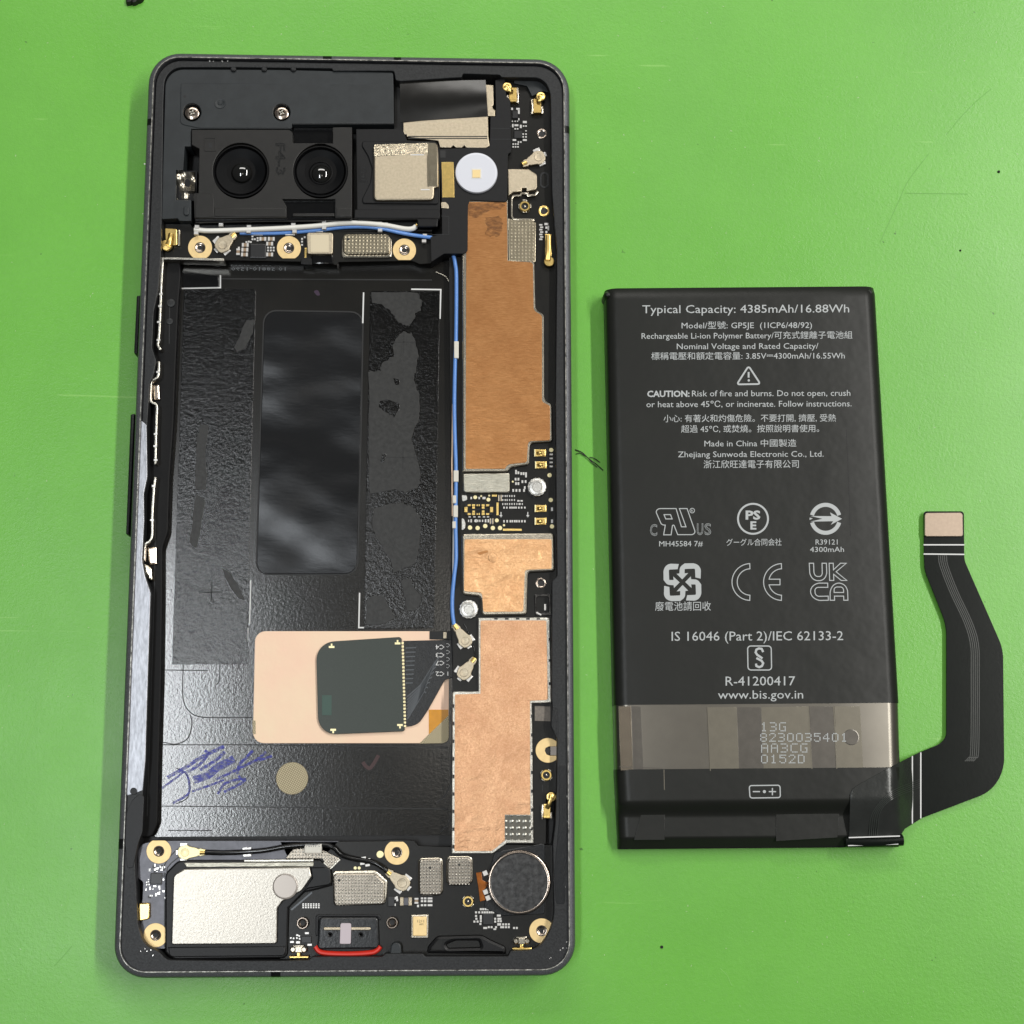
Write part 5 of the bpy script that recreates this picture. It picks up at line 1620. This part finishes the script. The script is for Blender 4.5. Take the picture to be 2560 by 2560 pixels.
def b_bis(g):
    g.strip(rp([(1869, 1615, 8), (1928, 1615, 8), (1929, 1675, 8), (1870, 1675, 8)]), 2.8, zq, closed=True)
    g.strip([(1908, 1630), (1904, 1622), (1897, 1621), (1891, 1624), (1889, 1631), (1893, 1637), (1906, 1646)], 5.4, zq)
    g.strip([(1891, 1645), (1904, 1652), (1908, 1658), (1905, 1665), (1898, 1668), (1891, 1665), (1890, 1659)], 5.4, zq)


mark('certification_mark', b_bis)


def b_pol(g):
    g.strip(rp([(1873, 1964, 6), (1950, 1963, 6), (1951, 1994, 6), (1875, 1995, 6)]), 2.8, zq, closed=True)
    g.strip([(1882, 1979), (1900, 1979)], 3, zq).flat(disc(1911, 1979, 4, 12), zq).strip([(1922, 1979), (1940, 1979)], 3, zq).flat(rect(1929.5, 1970, 1932.5, 1977.4), zq).flat(rect(1929.5, 1980.6, 1932.5, 1988), zq)


mark('polarity_mark', b_pol)
FONT5 = {'1': '00100 01100 00100 00100 00100 00100 01110', '3': '11110 00001 00001 01110 00001 00001 11110', 'G': '01111 10000 10000 10011 10001 10001 01111', '8': '01110 10001 10001 01110 10001 10001 01110',
         '2': '01110 10001 00001 00010 00100 01000 11111', '0': '01110 10001 10001 10001 10001 10001 01110', '5': '11111 10000 11110 00001 00001 10001 01110', '4': '00010 00110 01010 10010 11111 00010 00010',
         'A': '01110 10001 10001 11111 10001 10001 10001', 'C': '01111 10000 10000 10000 10000 10000 01111', 'D': '11110 10001 10001 10001 10001 10001 11110'}
for body, x0, x1, y0, y1 in (('13G', 1903, 1963, 1807, 1827), ('8230035401', 1902, 2117, 1834, 1853), ('AA3CG', 1904, 2017, 1860, 1880), ('0152D', 1904, 2010, 1888, 1907)):
    g = G()
    cw = (x1 - x0) / (len(body) * 5 + (len(body) - 1) * 1.6 - 1)
    for k, ch_ in enumerate(body):
        for r_, row in enumerate(FONT5[ch_].split()):
            for c_, b_ in enumerate(row):
                if b_ == '1':
                    x = x0 + (k * 6.6 + c_) * cw
                    y = y0 + (y1 - y0) * r_ / 6
                    g.flat(rect(x - 1.35, y - 1.35, x + 1.35, y + 1.35), zp + 0.1)
    g.obj('printed_line', bat, 'print', smooth=False)
# marks on the lower wrap
G().strip([(1660, 1924), (1661, 1975)], 2, T + 0.02).obj('tape_edge', bat, 'tapel')
G().strip([(1548, 1917), (1658, 1921)], 1.6, T + 0.02).obj('tape_edge', bat, 'taped')
G().strip([(2116, 1073), (2122, 1200), (2127, 1340)], 1.8, T + 0.02).obj('tape_edge', bat, 'mid')
P('lower_flap', bat, 'wrap', [(1604, 2030), (1662, 2030), (1662, 2100), (1585, 2100)], 3.4, 3.72, 0.05)
P('lower_flap', bat, 'wrap', [(1940, 2036), (2098, 2030), (2094, 2094), (1940, 2103)], 3.4, 3.7, 0.05)

# ------------------------------------------------------------------ flex cable of the battery
zt_ = lambda x, y: 0.9
def zroot(x, y):
    u = max(0.0, min(1.0, (2303 - x) / 78.0))
    u = u * u * (3 - 2 * u)
    return 0.95 + (5.45 - 1.35 * max(0.0, min(1.0, (y - 1995) / 85.0)) - 0.95) * u


FX = [(2309, 1278, 8), (2410, 1278, 8), (2411, 1400, 10), (2508, 1622, 22), (2511, 1928, 36), (2476, 1980, 26), (2303, 2046), (2301, 1880), (2350, 1860, 10), (2366, 1843, 16), (2366, 1562, 24), (2311, 1424, 16)]
flex = P('flex_cable', bat, 'bflex', FX, 0.7, 0.92, 0.05)
# the root is a gently curved sheet climbing onto the pack
g = G()
rows = 14
top_e = [(2126, 1985), (2132, 1972), (2146, 1962), (2200, 1932), (2260, 1900), (2302, 1879)]
bot_e = [(2123, 2096), (2150, 2095), (2190, 2093), (2252, 2088), (2262, 2072), (2302, 2047)]
nseg = 5
cols = []
for i in range(nseg):
    for j in range(5):
        t_ = j / 5
        cols.append((Vector(top_e[i]).lerp(Vector(top_e[i + 1]), t_), Vector(bot_e[i]).lerp(Vector(bot_e[i + 1]), t_)))
cols.append((Vector(top_e[-1]), Vector(bot_e[-1])))
for a, b in cols:
    for j in range(rows + 1):
        p = a.lerp(b, j / rows)
        z = zroot(p.x, p.y)
        z = z + 0.25 * math.sin(math.pi * j / rows)
        g.v.append(tuple(U(p.x, p.y, z)))
for i in range(len(cols) - 1):
    for j in range(rows):
        a = i * (rows + 1) + j
        g.face((a, a + 1, a + rows + 2, a + rows + 1))
X['bfroot'] = M('flex_root_sheen_film', L(50, 52, 50), 0.26, 0.25, (0.3, 0.1), (0.3, 0.08))  # film of the cable again, its sheen put in as lighter grey
root = g.obj('flex_root', bat, 'bfroot')
zr_ = lambda x, y: zroot(x, y) + 0.30
for k in range(5):
    o_ = k * 5.0
    pts = [(2346 + o_, 1388), (2350 + o_, 1415), (2375 + o_, 1480), (2410 + o_, 1555), (2426 + o_, 1610), (2428 + o_, 1680), (2427 + o_, 1870), (2420 + o_, 1895), (2412 + o_, 1903)]
    G().strip([tuple(p) for p in smooth_path([(x, y, 0) for x, y in pts], 5)], 2.0, 0.945).obj('flex_trace', bat, 'btrace')
    pts = [(2300, 1948 + o_), (2270, 1960 + o_), (2235, 1975 + o_), (2205 + o_ * 0.3, 2000 + o_ * 0.7), (2178 + o_, 2040), (2173 + o_, 2094)]
    G().strip([tuple(p) for p in smooth_path([(x, y, 0) for x, y in pts], 5)], 2.0, zr_).obj('flex_trace', bat, 'btrace')
P('connector_plate', bat, 'conn', [(2312, 1282, 8), (2407, 1281, 8), (2408, 1341, 6), (2312, 1341, 6)], 0.9, 1.35, 0.08)
for ln in ([(2309, 1362), (2411, 1362)], [(2309, 1385), (2411, 1386)]):
    G().strip(ln, 3.2, 0.945).obj('flex_mark', bat, 'white')
G().strip([(2302, 1881), (2302, 2046)], 3.2, zr_).obj('flex_mark', bat, 'white')
G().strip([(2281, 1890), (2281, 2059)], 3.0, zr_).obj('flex_mark', bat, 'white')
G().tube([(2112, 2104, 3.2), (2180, 2104, 3.3), (2256, 2100, 3.2)], 0.95, n=16).obj('flex_fold', bat, 'bflex')
G().strip([(2122, 2094), (2250, 2090)], 3, 4.45).obj('flex_mark', bat, 'white')
G().strip([(2120, 2114), (2246, 2110)], 2.4, 4.0).obj('flex_mark', bat, 'white')

# ------------------------------------------------------------------ bits lying on the mat
g = G()
for x, y, r in ((322, -2, 11), (335, 0, 9), (346, -6, 10), (330, -12, 14)):
    g.lathe(x, y, [(r, 0.0), (r * 0.95, 0.5), (r * 0.6, 1.0), (r * 0.2, 1.1)], n=9, lobes=3, lob=0.15)
tagit(g.obj('crumb', None, 'crumb'), 'small brown crumb at the far edge of the mat beyond the phone', 'crumb')
g = G().tube([(1438, 1124, 0.1), (1455, 1131, 0.3), (1470, 1145, 0.35), (1490, 1160, 0.3), (1508, 1176, 0.1)], 0.09, n=6)
g.tube([(1440, 1135, 0.1), (1452, 1133, 0.3), (1466, 1142, 0.3)], 0.07, n=6).tube([(1474, 1143, 0.3), (1486, 1146, 0.2), (1500, 1156, 0.1)], 0.08, n=6).tube([(1470, 1145, 0.3), (1480, 1156, 0.3), (1492, 1168, 0.1)], 0.07, n=6)
tagit(g.obj('frayed_fibre', None, 'crumb'), 'frayed dark fibre lying on the mat between phone and battery', 'fibre')
for x, y, r, lab in ((2498, 428, 3.6, 'tiny dark speck near the upper corner beyond the battery'), (2402, 625, 2.6, 'tiny dark speck on the mat above the flex connector'), (1655, 2368, 4.0, 'tiny brown speck on the mat below the battery')):
    tagit(lath('grit_speck', None, 'crumb', x, y, [(r, 0), (r * 0.9, 0.2), (r * 0.3, 0.32)], n=8), lab, 'speck')
g = G()
for i in range(420):
    x, y = random.uniform(0, 2560), random.uniform(0, 2560)
    if (270 < x < 1450 and 120 < y < 2460) or (1490 < x < 2270 and 700 < y < 2140):
        continue
    L_ = random.uniform(1.5, 5)
    a = random.uniform(0, 3.1)
    g.strip([(x, y), (x + L_ * math.cos(a), y + L_ * math.sin(a))], random.uniform(0.9, 1.8), 0.02)
o = g.obj('dust', None, 'lint', smooth=False)
tagit(o, 'pale dust and lint scattered over the green mat', 'dust', 'stuff')
